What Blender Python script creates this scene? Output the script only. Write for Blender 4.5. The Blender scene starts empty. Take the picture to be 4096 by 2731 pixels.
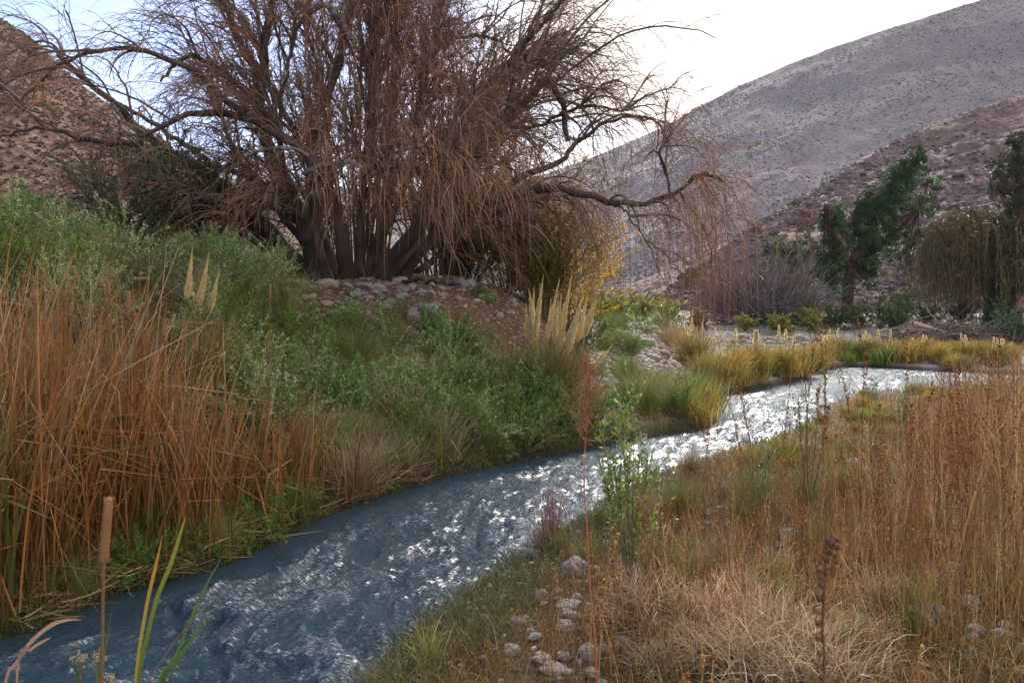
import bpy, math
import numpy as np
R_ = math.radians
sc = bpy.context.scene
# ------------------------------------------------------------------ camera, sky, sun, exposure
H_CAM = 2.0; F = 796.0; HY = 310.0
cd = bpy.data.cameras.new('camera'); cam = bpy.data.objects.new('camera', cd)
sc.collection.objects.link(cam); sc.camera = cam
cam.location = (0, 0, H_CAM); cam.rotation_euler = (R_(90), 0, 0)
cd.lens = 28.0; cd.sensor_width = 36.0; cd.shift_y = -31.0/1024
cd.clip_start = 0.05; cd.clip_end = 6000
cd.dof.use_dof = True; cd.dof.focus_distance = 11.0; cd.dof.aperture_fstop = 8.0
SUN_EL, SUN_AZ = 31.0, 9.0            # azimuth measured clockwise from +Y
w = bpy.data.worlds.new('World'); sc.world = w; w.use_nodes = True
nt = w.node_tree; nt.nodes.clear()
def N(nt, t, **k):
    n = nt.nodes.new(t)
    for a, b in k.items(): setattr(n, a, b)
    return n
out = N(nt, 'ShaderNodeOutputWorld'); bg = N(nt, 'ShaderNodeBackground'); bg.inputs[1].default_value = 0.1
sky = N(nt, 'ShaderNodeTexSky', sky_type='NISHITA', sun_disc=False)
sky.sun_elevation = R_(SUN_EL); sky.sun_rotation = R_(SUN_AZ); sky.altitude = 1500; sky.dust_density = 1.5
tc = N(nt, 'ShaderNodeTexCoord')
mp = N(nt, 'ShaderNodeMapping'); mp.inputs['Scale'].default_value = (1.6, 1.6, 4.5); mp.inputs['Location'].default_value = (0.35, 0.1, 0.4)
nz = N(nt, 'ShaderNodeTexNoise'); nz.inputs['Scale'].default_value = 1.5; nz.inputs['Detail'].default_value = 7; nz.inputs['Roughness'].default_value = 0.55
sx = N(nt, 'ShaderNodeSeparateXYZ')
ad = N(nt, 'ShaderNodeMath', operation='MULTIPLY_ADD'); ad.inputs[1].default_value = 0.60   # clouds thicken towards the east (+X)
rp = N(nt, 'ShaderNodeMapRange'); rp.inputs['From Min'].default_value = 0.36; rp.inputs['From Max'].default_value = 0.60
mx = N(nt, 'ShaderNodeMix', data_type='RGBA')
mx.inputs['B'].default_value = (4.9, 4.45, 4.0, 1)      # sunlit thin cloud
tint = N(nt, 'ShaderNodeMix', data_type='RGBA', blend_type='MULTIPLY'); tint.inputs['Factor'].default_value = 1.0
tint.inputs['B'].default_value = (.70, .72, .86, 1)
L = nt.links.new
L(tc.outputs['Generated'], mp.inputs['Vector']); L(mp.outputs[0], nz.inputs['Vector'])
L(tc.outputs['Generated'], sx.inputs[0]); L(sx.outputs[0], ad.inputs[0]); L(nz.outputs[0], ad.inputs[2])
L(ad.outputs[0], rp.inputs['Value']); L(rp.outputs[0], mx.inputs['Factor'])
L(sky.outputs[0], tint.inputs['A']); L(tint.outputs['Result'], mx.inputs['A'])
L(mx.outputs['Result'], bg.inputs[0]); L(bg.outputs[0], out.inputs[0])
sd = bpy.data.lights.new('sun', 'SUN'); sd.energy = 2.2; sd.angle = R_(18); sd.color = (1, 0.95, 0.88)
sun = bpy.data.objects.new('sun', sd); sc.collection.objects.link(sun)
sun.rotation_euler = (R_(90-SUN_EL), 0, R_(180-SUN_AZ))
sc.view_settings.view_transform = 'Standard'; sc.view_settings.look = 'None'
sc.view_settings.exposure = 1.9; sc.view_settings.gamma = 1.0
sc.render.engine = 'CYCLES'
sc.cycles.max_bounces = 5; sc.cycles.diffuse_bounces = 2; sc.cycles.glossy_bounces = 2; sc.cycles.transmission_bounces = 3
sc.cycles.transparent_max_bounces = 4; sc.cycles.caustics_reflective = False; sc.cycles.caustics_refractive = False

# ------------------------------------------------------------------ noise and mesh helpers
def _h(ix, iy, seed):
    n = (ix*374761393 + iy*668265263 + seed*1274126177) & 0xFFFFFFFF
    n = ((n ^ (n >> 13))*1103515245) & 0xFFFFFFFF
    n = n ^ (n >> 16)
    return n
def noise(x, y, seed=0):
    x = np.asarray(x, float); y = np.asarray(y, float)
    ix = np.floor(x).astype(np.int64); iy = np.floor(y).astype(np.int64); fx = x-ix; fy = y-iy
    def g(i, j, a, b):
        an = (_h(i, j, seed) & 1023)*(2*math.pi/1024); return np.cos(an)*a + np.sin(an)*b
    u = fx*fx*fx*(fx*(fx*6-15)+10); v = fy*fy*fy*(fy*(fy*6-15)+10)
    a = g(ix, iy, fx, fy); b = g(ix+1, iy, fx-1, fy); c = g(ix, iy+1, fx, fy-1); d = g(ix+1, iy+1, fx-1, fy-1)
    return 1.5*((a*(1-u)+b*u)*(1-v) + (c*(1-u)+d*u)*v)
def fbm(x, y, oct=4, seed=0, gain=0.5):
    s = 0; a = 1.0
    for o in range(oct):
        s = s + a*noise(x*2**o, y*2**o, seed+o*17); a *= gain
    return s
def sstep(a, b, x):
    t = np.clip((np.asarray(x, float)-a)/(b-a), 0, 1); return t*t*(3-2*t)
def lerp(a, b, t): return a+(b-a)*t
def unit(v): return v/np.maximum(np.linalg.norm(v, axis=-1, keepdims=True), 1e-9)

class MB:
    """collects quads with a colour per vertex; builds ONE mesh object"""
    def __init__(s): s.v = []; s.f = []; s.c = []; s.n = 0
    def add(s, V, Q, C):
        V = np.asarray(V, float).reshape(-1, 3); Q = np.asarray(Q, np.int64).reshape(-1, 4)
        C = np.asarray(C, float)
        if C.ndim == 1: C = np.tile(C[:3], (len(V), 1))
        s.v.append(V); s.f.append(Q+s.n); s.c.append(C.reshape(-1, 3)); s.n += len(V)
    def mesh(s, name, mat, smooth=False):
        me = bpy.data.meshes.new(name)
        V = np.concatenate(s.v); Q = np.concatenate(s.f); C = np.concatenate(s.c)
        me.vertices.add(len(V)); me.vertices.foreach_set('co', V.astype(np.float32).ravel())
        me.loops.add(len(Q)*4); me.loops.foreach_set('vertex_index', Q.astype(np.int32).ravel())
        me.polygons.add(len(Q)); me.polygons.foreach_set('loop_start', np.arange(0, len(Q)*4, 4, dtype=np.int32))
        try: me.polygons.foreach_set('loop_total', np.full(len(Q), 4, np.int32))
        except Exception: pass
        me.polygons.foreach_set('use_smooth', np.full(len(Q), smooth, bool))
        ca = me.color_attributes.new('Col', 'FLOAT_COLOR', 'POINT')
        ca.data.foreach_set('color', np.concatenate([np.clip(C, 0, 1), np.ones((len(C), 1))], 1).astype(np.float32).ravel())
        me.materials.append(mat); me.update(calc_edges=True)
        return me
    def build(s, name, mat, parent=None, smooth=False, loc=None):
        o = bpy.data.objects.new(name, s.mesh(name, mat, smooth)); sc.collection.objects.link(o)
        if parent is not None: o.parent = parent
        if loc is not None: o.location = loc
        return o
def tag(o, label=None, cat=None, group=None, kind=None):
    if label: o['label'] = label
    if cat: o['category'] = cat
    if group: o['group'] = group
    if kind: o['kind'] = kind
    return o
def thing(name, label, cat, loc=(0, 0, 0), rz=0, group=None):
    o = bpy.data.objects.new(name, None); sc.collection.objects.link(o); o.empty_display_size = 0.1
    o.location = loc; o.rotation_euler = (0, 0, rz); return tag(o, label, cat, group)
def copy_tree(o, parent=None):
    c = o.copy(); sc.collection.objects.link(c); c.parent = parent
    for ch in list(o.children): copy_tree(ch, c)
    return c
class Proto:
    """first placement moves the built thing itself, later ones copy it with its parts"""
    def __init__(s, o): s.o = o; s.used = False
    def place(s, loc, rz=0, sc_=1.0, label=None, group=None, tilt=(0, 0)):
        o = copy_tree(s.o) if s.used else s.o
        s.used = True; o.location = loc; o.rotation_euler = (tilt[0], tilt[1], rz)
        o.scale = (sc_, sc_, sc_) if np.isscalar(sc_) else sc_
        if label: o['label'] = label
        if group: o['group'] = group
        return o

def frames(P):
    T = np.gradient(P, axis=1); T = unit(T); return T
def ribbons(mb, P, W, C, rng, side=None):
    n, k, _ = P.shape; T = frames(P)
    if side is None:
        a = rng.uniform(0, 2*math.pi, n); side = np.stack([np.cos(a), np.sin(a), 0*a], 1)
    S = unit(np.cross(T, side[:, None, :])); S = np.where(np.linalg.norm(S, axis=-1, keepdims=True) < 0.5, [1, 0, 0], S)
    W = np.broadcast_to(W, (n, k))[..., None]
    V = np.stack([P-S*W/2, P+S*W/2], 2).reshape(-1, 3)
    i = np.arange(n)[:, None]*k*2 + np.arange(k-1)[None]*2
    Q = np.stack([i, i+1, i+3, i+2], -1).reshape(-1, 4)
    mb.add(V, Q, vcol(C, n, k, 2))
def vcol(C, n, k, m):
    C = np.asarray(C, float)
    if C.ndim == 1: return C
    if C.ndim == 2 and len(C) == 1: return np.tile(C[0], (n*k*m, 1))
    if C.ndim == 2: C = np.repeat(C[:, None, :], k, 1)
    return np.repeat(C[:, :, None, :], m, 2).reshape(-1, 3)
def tubes(mb, P, R, C, sides=3, cap=True):
    n, k, _ = P.shape; T = frames(P)
    ref = np.where(np.abs(T[:, :1, 2:3]) > 0.8, [[[1.0, 0.13, 0]]], [[[0.0, 0.1, 1.0]]])
    ref = np.broadcast_to(ref, T.shape)
    A = unit(np.cross(T, ref)); B = np.cross(T, A)
    R = np.broadcast_to(R, (n, k))
    an = np.arange(sides)*2*math.pi/sides
    V = P[:, :, None, :] + R[:, :, None, None]*(np.cos(an)[None, None, :, None]*A[:, :, None, :]+np.sin(an)[None, None, :, None]*B[:, :, None, :])
    b = np.arange(n)[:, None, None]*k*sides + np.arange(k-1)[None, :, None]*sides
    j = np.arange(sides)[None, None]; j2 = (j+1) % sides
    Q = np.stack([b+j, b+j2, b+sides+j2, b+sides+j], -1).reshape(-1, 4)
    mb.add(V.reshape(-1, 3), Q, vcol(C, n, k, sides))
def leaves(mb, P, D, Ln, Wd, C, rng):
    n = len(P); D = unit(D); S = unit(np.cross(D, rng.normal(size=(n, 3))))
    Ln = np.broadcast_to(Ln, n)[:, None]; Wd = np.broadcast_to(Wd, n)[:, None]
    Nn = np.cross(D, S)
    V = np.stack([P, P+D*Ln*.5-S*Wd/2+Nn*Wd*.15, P+D*Ln, P+D*Ln*.5+S*Wd/2+Nn*Wd*.15], 1).reshape(-1, 3)
    Q = np.arange(n*4).reshape(-1, 4)
    mb.add(V, Q, vcol(C, n, 1, 4))
def grow(base, az, th, bend, Ln, k, rng, wig=0.0, p=1.3):
    t = np.linspace(0, 1, k)[None]
    TH = th[:, None]+bend[:, None]*t**p; n = len(az)
    AZ = az[:, None]+np.cumsum(rng.normal(0, 1, (n, k))*wig, 1)
    TH = TH + np.cumsum(rng.normal(0, 1, (n, k))*wig*.5, 1)
    D = np.stack([np.sin(TH)*np.cos(AZ), np.sin(TH)*np.sin(AZ), np.cos(TH)], -1)
    st = D[:, :-1]*(Ln/(k-1))[:, None, None]
    return np.concatenate([base[:, None], base[:, None]+np.cumsum(st, 1)], 1)
def branch(start, d, Ln, k, droop, wig, rng):
    n = len(start); P = [start]; d = unit(d); st = (Ln/(k-1))[:, None]; droop = np.broadcast_to(droop, n)[:, None]
    for i in range(k-1):
        P.append(P[-1]+d*st)
        d = unit(d+np.array([[0, 0, -1.0]])*droop*(1+i*0.5)/k+rng.normal(0, wig, (n, 3)))
    return np.stack(P, 1)
def pick(P, t):                               # points at parameter t on polylines (n,k,3)
    n, k, _ = P.shape; x = np.clip(t, 0, .999)*(k-1); i = x.astype(int); f = (x-i)[:, None]
    r = np.arange(n); a = P[r, i]; b = P[r, i+1]
    return a*(1-f)+b*f, unit(b-a)
def pal(cols, n, rng, jit=0.18):
    cols = np.asarray(cols, float); a = cols[rng.integers(0, len(cols), n)]; b = cols[rng.integers(0, len(cols), n)]
    t = rng.random((n, 1)); return np.clip((a*t+b*(1-t))*np.exp(rng.normal(0, jit, (n, 1))), 0, 1)
def spline(pts, n):                           # Catmull-Rom through points
    p = np.asarray(pts, float); p = np.vstack([2*p[0]-p[1], p, 2*p[-1]-p[-2]]); m = len(p)-3
    x = np.linspace(0, m-1e-6, n); i = x.astype(int); t = (x-i)[:, None]
    a, b, c, d = p[i], p[i+1], p[i+2], p[i+3]
    return .5*((2*b)+(-a+c)*t+(2*a-5*b+4*c-d)*t*t+(-a+3*b-3*c+d)*t**3)
def cubesphere(n):
    g = np.linspace(-1, 1, n+1); V = []; Q = []; b = 0
    for ax in range(3):
        for s in (-1, 1):
            a, c = np.meshgrid(g, g, indexing='ij'); m = np.full_like(a, s)
            v = np.stack([m, a, c], -1).reshape(-1, 3); v = np.roll(v, ax, 1)
            i = (np.arange(n)[:, None]*(n+1)+np.arange(n)[None]).ravel()
            q = np.stack([i, i+n+1, i+n+2, i+1], 1)
            if s < 0: q = q[:, ::-1]
            V.append(v); Q.append(q+b); b += len(v)
    V = np.concatenate(V); Q = np.concatenate(Q)
    key = np.round(V*1000).astype(int); _, first, inv = np.unique(key, axis=0, return_index=True, return_inverse=True)
    V = V[first]; Q = inv.ravel()[Q]
    V = np.tan(V*math.pi/4)
    return unit(V), Q
CS1, CQ1 = cubesphere(1); CS2, CQ2 = cubesphere(2); CS8, CQ8 = cubesphere(8)
def blobs(mb, P, Rr, C, rng, lod=2, squash=1.0):
    S, Q = (CS1, CQ1) if lod == 1 else (CS2, CQ2)
    n = len(P); Rr = np.broadcast_to(Rr, n); m = len(S)
    a = rng.uniform(0, 6.28, n); ca, sa = np.cos(a), np.sin(a)
    sc3 = rng.uniform(.7, 1.3, (n, 3)); sc3[:, 2] *= squash
    J = 1+rng.normal(0, .1, (n, m, 1))
    V = S[None]*J*sc3[:, None]*Rr[:, None, None]
    X = V[..., 0]*ca[:, None]-V[..., 1]*sa[:, None]; Y = V[..., 0]*sa[:, None]+V[..., 1]*ca[:, None]
    V = np.stack([X, Y, V[..., 2]], -1)+P[:, None]
    mb.add(V, (Q[None]+(np.arange(n)*m)[:, None, None]), vcol(C, n, 1, m))

# ------------------------------------------------------------------ materials
def mat_base(name):
    m = bpy.data.materials.new(name); m.use_nodes = True; nt = m.node_tree
    b = nt.nodes['Principled BSDF']; return m, nt, b
def mat_plant(name, transl=0.3, rough=0.55, obj_var=0.35, spec=0.3, bump=0):
    m, nt, b = mat_base(name); L = nt.links.new
    at = N(nt, 'ShaderNodeAttribute', attribute_name='Col'); oi = N(nt, 'ShaderNodeObjectInfo')
    mr = N(nt, 'ShaderNodeMapRange'); mr.inputs['To Min'].default_value = 1-obj_var/2; mr.inputs['To Max'].default_value = 1+obj_var/2
    hs = N(nt, 'ShaderNodeHueSaturation'); L(oi.outputs['Random'], mr.inputs['Value']); L(mr.outputs[0], hs.inputs['Value'])
    mh = N(nt, 'ShaderNodeMapRange'); mh.inputs['To Min'].default_value = .5+obj_var*.03; mh.inputs['To Max'].default_value = .5-obj_var*.03
    L(oi.outputs['Random'], mh.inputs['Value']); L(mh.outputs[0], hs.inputs['Hue'])
    L(at.outputs['Color'], hs.inputs['Color']); L(hs.outputs[0], b.inputs['Base Color'])
    b.inputs['Roughness'].default_value = rough; b.inputs['Specular IOR Level'].default_value = spec
    if bump:
        t = N(nt, 'ShaderNodeTexCoord'); mpp = N(nt, 'ShaderNodeMapping'); mpp.inputs['Scale'].default_value = (30, 30, 6)
        n_ = N(nt, 'ShaderNodeTexNoise'); n_.inputs['Scale'].default_value = 1; n_.inputs['Detail'].default_value = 5
        bp = N(nt, 'ShaderNodeBump'); bp.inputs['Strength'].default_value = bump; bp.inputs['Distance'].default_value = .03
        L(t.outputs['Object'], mpp.inputs[0]); L(mpp.outputs[0], n_.inputs['Vector']); L(n_.outputs[0], bp.inputs['Height']); L(bp.outputs[0], b.inputs['Normal'])
    if transl > 0:
        tr = N(nt, 'ShaderNodeBsdfTranslucent'); ms = N(nt, 'ShaderNodeMixShader'); ms.inputs[0].default_value = transl
        L(hs.outputs[0], tr.inputs[0]); L(b.outputs[0], ms.inputs[1]); L(tr.outputs[0], ms.inputs[2])
        L(ms.outputs[0], nt.nodes['Material Output'].inputs['Surface'])
    return m
M_LEAF = mat_plant('foliage', .25, .45); M_GRASS = mat_plant('grass_blade', .2, .5, .6); M_DRY = mat_plant('dry_blade', .15, .45, .3)
M_TWIG = mat_plant('twig', 0, .7, .2, .2); M_BARK = mat_plant('bark', 0, .85, .1, .2, bump=.8); M_PLUME = mat_plant('plume', .45, .8, .15, .1)
M_WOOD = mat_plant('grey_driftwood', 0, .8, .5, .2, bump=.4)
def mat_ground(name, bscale, bstr, vscale, lo=.7, hi=1.3, spec=.2, dist=.05):
    m, nt, b = mat_base(name); L = nt.links.new
    at = N(nt, 'ShaderNodeAttribute', attribute_name='Col'); t = N(nt, 'ShaderNodeTexCoord')
    n1 = N(nt, 'ShaderNodeTexNoise'); n1.inputs['Scale'].default_value = vscale; n1.inputs['Detail'].default_value = 8; n1.inputs['Roughness'].default_value = .7
    n2 = N(nt, 'ShaderNodeTexVoronoi'); n2.inputs['Scale'].default_value = bscale
    n3 = N(nt, 'ShaderNodeTexNoise'); n3.inputs['Scale'].default_value = bscale*.8; n3.inputs['Detail'].default_value = 8; n3.inputs['Roughness'].default_value = .65
    for n_ in (n1, n2, n3): L(t.outputs['Object'], n_.inputs['Vector'])
    mr = N(nt, 'ShaderNodeMapRange'); mr.inputs['From Min'].default_value = .3; mr.inputs['From Max'].default_value = .7
    mr.inputs['To Min'].default_value = lo; mr.inputs['To Max'].default_value = hi
    L(n1.outputs[0], mr.inputs['Value'])
    hs = N(nt, 'ShaderNodeHueSaturation'); L(mr.outputs[0], hs.inputs['Value']); L(at.outputs['Color'], hs.inputs['Color'])
    L(hs.outputs[0], b.inputs['Base Color'])
    b.inputs['Roughness'].default_value = .9; b.inputs['Specular IOR Level'].default_value = spec
    mm = N(nt, 'ShaderNodeMath', operation='ADD'); L(n2.outputs['Distance'], mm.inputs[0]); L(n3.outputs[0], mm.inputs[1])
    bp = N(nt, 'ShaderNodeBump'); bp.inputs['Strength'].default_value = bstr; bp.inputs['Distance'].default_value = dist
    L(mm.outputs[0], bp.inputs['Height']); L(bp.outputs[0], b.inputs['Normal'])
    return m
M_SOIL = mat_ground('soil', 14, .8, 6)
M_HILL = mat_ground('hill_scree', .5, .9, .25, .75, 1.25, .1, 1.2)
def mat_stone():
    m, nt, b = mat_base('river_stone'); L = nt.links.new
    oi = N(nt, 'ShaderNodeObjectInfo'); cr = N(nt, 'ShaderNodeValToRGB'); e = cr.color_ramp.elements
    e[0].position = 0; e[0].color = (.17, .17, .17, 1); e[1].position = 1; e[1].color = (.38, .32, .27, 1)
    x = e.new(.35); x.color = (.31, .30, .28, 1); x = e.new(.7); x.color = (.28, .19, .15, 1)
    t = N(nt, 'ShaderNodeTexCoord'); n1 = N(nt, 'ShaderNodeTexNoise'); n1.inputs['Scale'].default_value = 5; n1.inputs['Detail'].default_value = 9; n1.inputs['Roughness'].default_value = .7
    mr = N(nt, 'ShaderNodeMapRange'); mr.inputs['From Min'].default_value = .3; mr.inputs['From Max'].default_value = .7; mr.inputs['To Min'].default_value = .6; mr.inputs['To Max'].default_value = 1.25
    hs = N(nt, 'ShaderNodeHueSaturation'); L(oi.outputs['Random'], cr.inputs[0]); L(cr.outputs[0], hs.inputs['Color'])
    L(t.outputs['Object'], n1.inputs['Vector']); L(n1.outputs[0], mr.inputs['Value']); L(mr.outputs[0], hs.inputs['Value']); L(hs.outputs[0], b.inputs['Base Color'])
    b.inputs['Roughness'].default_value = .8
    bp = N(nt, 'ShaderNodeBump'); bp.inputs['Strength'].default_value = .4; bp.inputs['Distance'].default_value = .05; L(n1.outputs[0], bp.inputs['Height']); L(bp.outputs[0], b.inputs['Normal'])
    return m
M_STONE = mat_stone()
M_PEB = mat_plant('pebble', 0, .85, 0, .2)

# ------------------------------------------------------------------ river plan and terrain
def px2(px, Y): return (px-512)/F*Y
LB = np.array([(-40, -6), (-16, 0.8), (-7, 3.6), (-4.6, 4.5), (-3.23, 5.02), (-2.92, 5.77), (-2.33, 6.5), (-1.84, 8.08), (-1.02, 9.53), (.1, 10.9), (.98, 11.7), (2.15, 12.9), (3.23, 13.9), (3.8, 15.6),
               (4.39, 18.1), (6.0, 20.4), (7.2, 21.8), (9.0, 24.4), (10.8, 27.4), (11.9, 28.9), (13.4, 28.4), (14.6, 26.6), (17, 25.3), (22, 25), (60, 27)], float)
RB = np.array([(-40, -10), (-16, -2.6), (-7, 1.2), (-3.6, 2.75), (-2.2, 3.35), (-1.2, 3.85), (-.77, 4.31), (-.61, 4.96), (-.24, 5.83), (.28, 6.92), (1.03, 8.33), (1.67, 9.42), (2.44, 10.5), (4.34, 12.7), (5.0, 13.7),
               (5.9, 15.0), (6.9, 17.2), (8.5, 18.95), (11.6, 20.5), (15, 21.6), (22, 21.3), (60, 22)], float)
LB = spline(LB, 110)[:]; RB = spline(RB, 110)[:]
POLY = np.vstack([LB, RB[::-1]])
def dseg(x, y, pl, want_s=False):
    best = np.full(x.shape, 1e9); s = np.zeros(x.shape); acc = 0
    for a, b in zip(pl[:-1], pl[1:]):
        d = b-a; l2 = d@d; t = np.clip(((x-a[0])*d[0]+(y-a[1])*d[1])/l2, 0, 1)
        q = (x-a[0]-t*d[0])**2+(y-a[1]-t*d[1])**2; m = q < best
        best = np.where(m, q, best); s = np.where(m, acc+t*math.sqrt(l2), s); acc += math.sqrt(l2)
    return (np.sqrt(best), s) if want_s else np.sqrt(best)
def inside(x, y):
    c = np.zeros(x.shape, bool); p = POLY; q = np.roll(POLY, -1, 0)
    for (x0, y0), (x1, y1) in zip(p, q):
        if y0 == y1: continue
        m = ((y0 > y) != (y1 > y)) & (x < (x1-x0)*(y-y0)/(y1-y0)+x0); c ^= m
    return c
def ground(x, y, full=False):
    x = np.atleast_1d(np.asarray(x, float)); y = np.atleast_1d(np.asarray(y, float))
    shp = x.shape; x = x.ravel(); y = y.ravel()
    dl = dseg(x, y, LB); dr = dseg(x, y, RB); ins = inside(x, y); left = dl < dr
    ys = np.maximum(y, 1.0); u = x/ys
    base = 2.45+.25*np.exp(-((x+1.5)**2/9+(y-16.5)**2/9))+.55*sstep(-5, -10, x)
    mid = lerp(1.05, 1.45, sstep(18, 32, y))
    far = lerp(.35, 1.25, sstep(33, 50, y))+.45*sstep(50, 80, y)+sstep(80, 200, y)*1.5
    cap = lerp(base, mid, sstep(.02, .10, u)); cap = lerp(cap, far, sstep(.17, .24, u)); cap = lerp(cap, np.maximum(far, 1.3), sstep(34, 60, y))
    nn = fbm(x*.5, y*.5, 4, 3)
    ramp = np.where(u < .2, 5.2, 3.0)
    zl = .10*sstep(0, .25, dl)+(cap-.10)*sstep(.0, 1, dl/ramp)+nn*.16*sstep(.2, 2, dl)
    capr = lerp(.40, .26, sstep(7, 11, y))+.5*sstep(18, 40, x)+.15*sstep(3, 0, y)
    zr = .08*sstep(0, .2, dr)+(capr-.08)*sstep(0, lerp(2.2, 5.5, sstep(7, 12, y)), dr)+nn*.09*sstep(.2, 1.5, dr)+fbm(x*3, y*3, 2, 9)*.02*sstep(.1, .8, dr)
    z = np.where(left, zl, zr)
    di = np.minimum(dl, dr); z = np.where(ins, -.06-.35*sstep(0, .8, di), z-.02)
    z = np.where(~ins & (di < .12), z-.0, z)
    z = z.reshape(shp)
    if full: return z, dl.reshape(shp), dr.reshape(shp), ins.reshape(shp), left.reshape(shp)
    return z
def gz(x, y): return float(ground(x, y)[0])
def G(px, Y): x = px2(px, Y); return np.array([x, Y, gz(x, Y)])
def A(px, py, Y): return np.array([px2(px, Y), Y, H_CAM-(py-HY)/F*Y])
def hit(px, py, y0=2.0, y1=90.0):
    Y = np.geomspace(y0, y1, 500); X = px2(px, Y); z = ground(X, Y); p = HY-(z-H_CAM)/Y*F
    k = np.argmax(p <= py); k = k if p[k] <= py else len(Y)-1
    return np.array([X[k], Y[k], z[k]])
def grad_axis(a, b, step, far, g=1.22):
    c = list(np.arange(a, b+1e-6, step)); s = step; v = c[-1]
    while v < far: s *= g; v += s; c.append(v)
    s = step; v = c[0]; pre = []
    while v > -far: s *= g; v -= s; pre.append(v)
    return np.array(pre[::-1]+c)
gx = grad_axis(-13, 17, .12, 1500); gy = grad_axis(-1, 40, .12, 1500)
X, Y = np.meshgrid(gx, gy, indexing='ij'); Z, DL, DR, INS, LEFT = ground(X, Y, True)
U = X/np.maximum(Y, 1)
n1 = fbm(X*1.3, Y*1.3, 5, 21); n2 = fbm(X*5, Y*5, 3, 5)
soil = np.array([.075, .052, .036]); litter = np.array([.17, .105, .07]); grav = np.array([.30, .26, .245]); olive = np.array([.06, .06, .025]); tan = np.array([.13, .09, .06]); wet = np.array([.035, .03, .022])
C = lerp(soil, olive, sstep(-.3, .5, n1)[..., None])
C = lerp(C, tan, (sstep(0, .5, n2)*.6*(~LEFT))[..., None])
lm = np.exp(-((X+.3)**2/24+(Y-15.6)**2/6))*LEFT; C = lerp(C, litter, sstep(.2, .6, lm+.25*n1)[..., None])
gm = sstep(.05, .12, U)*sstep(15, 17.5, Y)*LEFT*sstep(120, 60, Y); C = lerp(C, grav, sstep(.3, .7, gm+.15*n1)[..., None])
C = lerp(C, wet, sstep(.35, .05, np.minimum(DL, DR))[..., None]); C = np.where(INS[..., None], wet*.9, C)
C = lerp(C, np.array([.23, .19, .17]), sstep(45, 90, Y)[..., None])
ni, nj = X.shape; idx = (np.arange(ni-1)[:, None]*nj+np.arange(nj-1)[None]).ravel()
mb = MB(); mb.add(np.stack([X, Y, Z], -1), np.stack([idx, idx+nj, idx+nj+1, idx+1], 1), C.reshape(-1, 3))
tag(mb.build('ground', M_SOIL, smooth=True), kind='structure')

# water: standing waves, ripples, foam on the crests
Yr = np.concatenate([np.geomspace(1.2, 16, 620), np.geomspace(16.05, 40, 170)]); uu = np.linspace(-1.7, 1.0, 560)
WX = uu[None]*Yr[:, None]; WY = np.broadcast_to(Yr[:, None], WX.shape)
dl, sl = dseg(WX, WY, LB, True); dr, sr = dseg(WX, WY, RB, True); tt = dl/(dl+dr+1e-6); s_ = (sl*(1-tt)+sr*tt); wd = dl+dr; c_ = tt*3.2
edge = sstep(0, .5, dl)*sstep(0, .15, dr); rap = sstep(.06, .35, tt)*(.6+.4*sstep(-.2, .35, fbm(s_*.45, c_*.5, 2, 77)))
wx = .9*noise(s_*.8, c_*.9, 61); wy = .9*noise(s_*.9+9, c_*.8, 62); a = noise(s_*1.0+wx, c_*1.0+wy, 11); a2 = noise(s_*2.0+1.5*wy, c_*1.9+1.5*wx+.3*a, 12)
ridge = 1-np.abs(a)*1.6; ridge2 = 1-np.abs(a2)*1.6
r3 = 1-np.abs(noise(s_*4.6+a, c_*3.0+a2, 13))*1.6; r4 = 1-np.abs(noise(s_*10+2*a2, c_*6.5+a, 14))*1.6; wk = .45+.55*rap
h = .085*ridge*ridge*rap+.055*ridge2*ridge2*wk+(.021*r3*r3+.012*r4*r4+.007*noise(s_*20, c_*17, 15))*(.5+.5*wk)+.0035*noise(s_*41, c_*31, 16)*wk
h = h*edge-.060
fo = .30*ridge*ridge+.35*ridge2*ridge2+.30*r3*r3+.25*r4*r4+.35*noise(s_*6+2*a, c_*9, 31)+.3*noise(s_*15, c_*24, 32)
foam = sstep(.36, .95, fo*rap*edge+.12*rap*sstep(.7, .35, dr)*sstep(.0, .12, dr)*1.6)
foam = foam*sstep(30, 10, WY)
mb = MB(); ni, nj = WX.shape; idx = (np.arange(ni-1)[:, None]*nj+np.arange(nj-1)[None]).ravel()
Q = np.stack([idx, idx+1, idx+nj+1, idx+nj], 1)
keep = (inside(WX, WY) | (np.minimum(dl, dr) < .35)).ravel(); Q = Q[keep[Q].any(1)]
Wc = np.stack([foam, rap*edge, sstep(11, 20, WY)], -1).reshape(-1, 3)
mb.add(np.stack([WX, WY, h], -1), Q, Wc)
m, nt, b = mat_base('river_water'); L = nt.links.new
at = N(nt, 'ShaderNodeAttribute', attribute_name='Col'); sp = N(nt, 'ShaderNodeSeparateColor'); L(at.outputs['Color'], sp.inputs[0])
tcn = N(nt, 'ShaderNodeTexCoord'); mpp = N(nt, 'ShaderNodeMapping'); mpp.inputs['Rotation'].default_value = (0, 0, R_(-52)); mpp.inputs['Scale'].default_value = (10, 34, 10)
nb = N(nt, 'ShaderNodeTexNoise'); nb.inputs['Scale'].default_value = 1.4; nb.inputs['Detail'].default_value = 6; nb.inputs['Roughness'].default_value = .6
L(tcn.outputs['Object'], mpp.inputs[0]); L(mpp.outputs[0], nb.inputs['Vector'])
mul = N(nt, 'ShaderNodeMath', operation='MULTIPLY'); fr = N(nt, 'ShaderNodeMapRange'); fr.inputs['From Min'].default_value = .42; fr.inputs['From Max'].default_value = .58
L(nb.outputs[0], fr.inputs['Value']); L(sp.outputs[0], mul.inputs[0])
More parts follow.
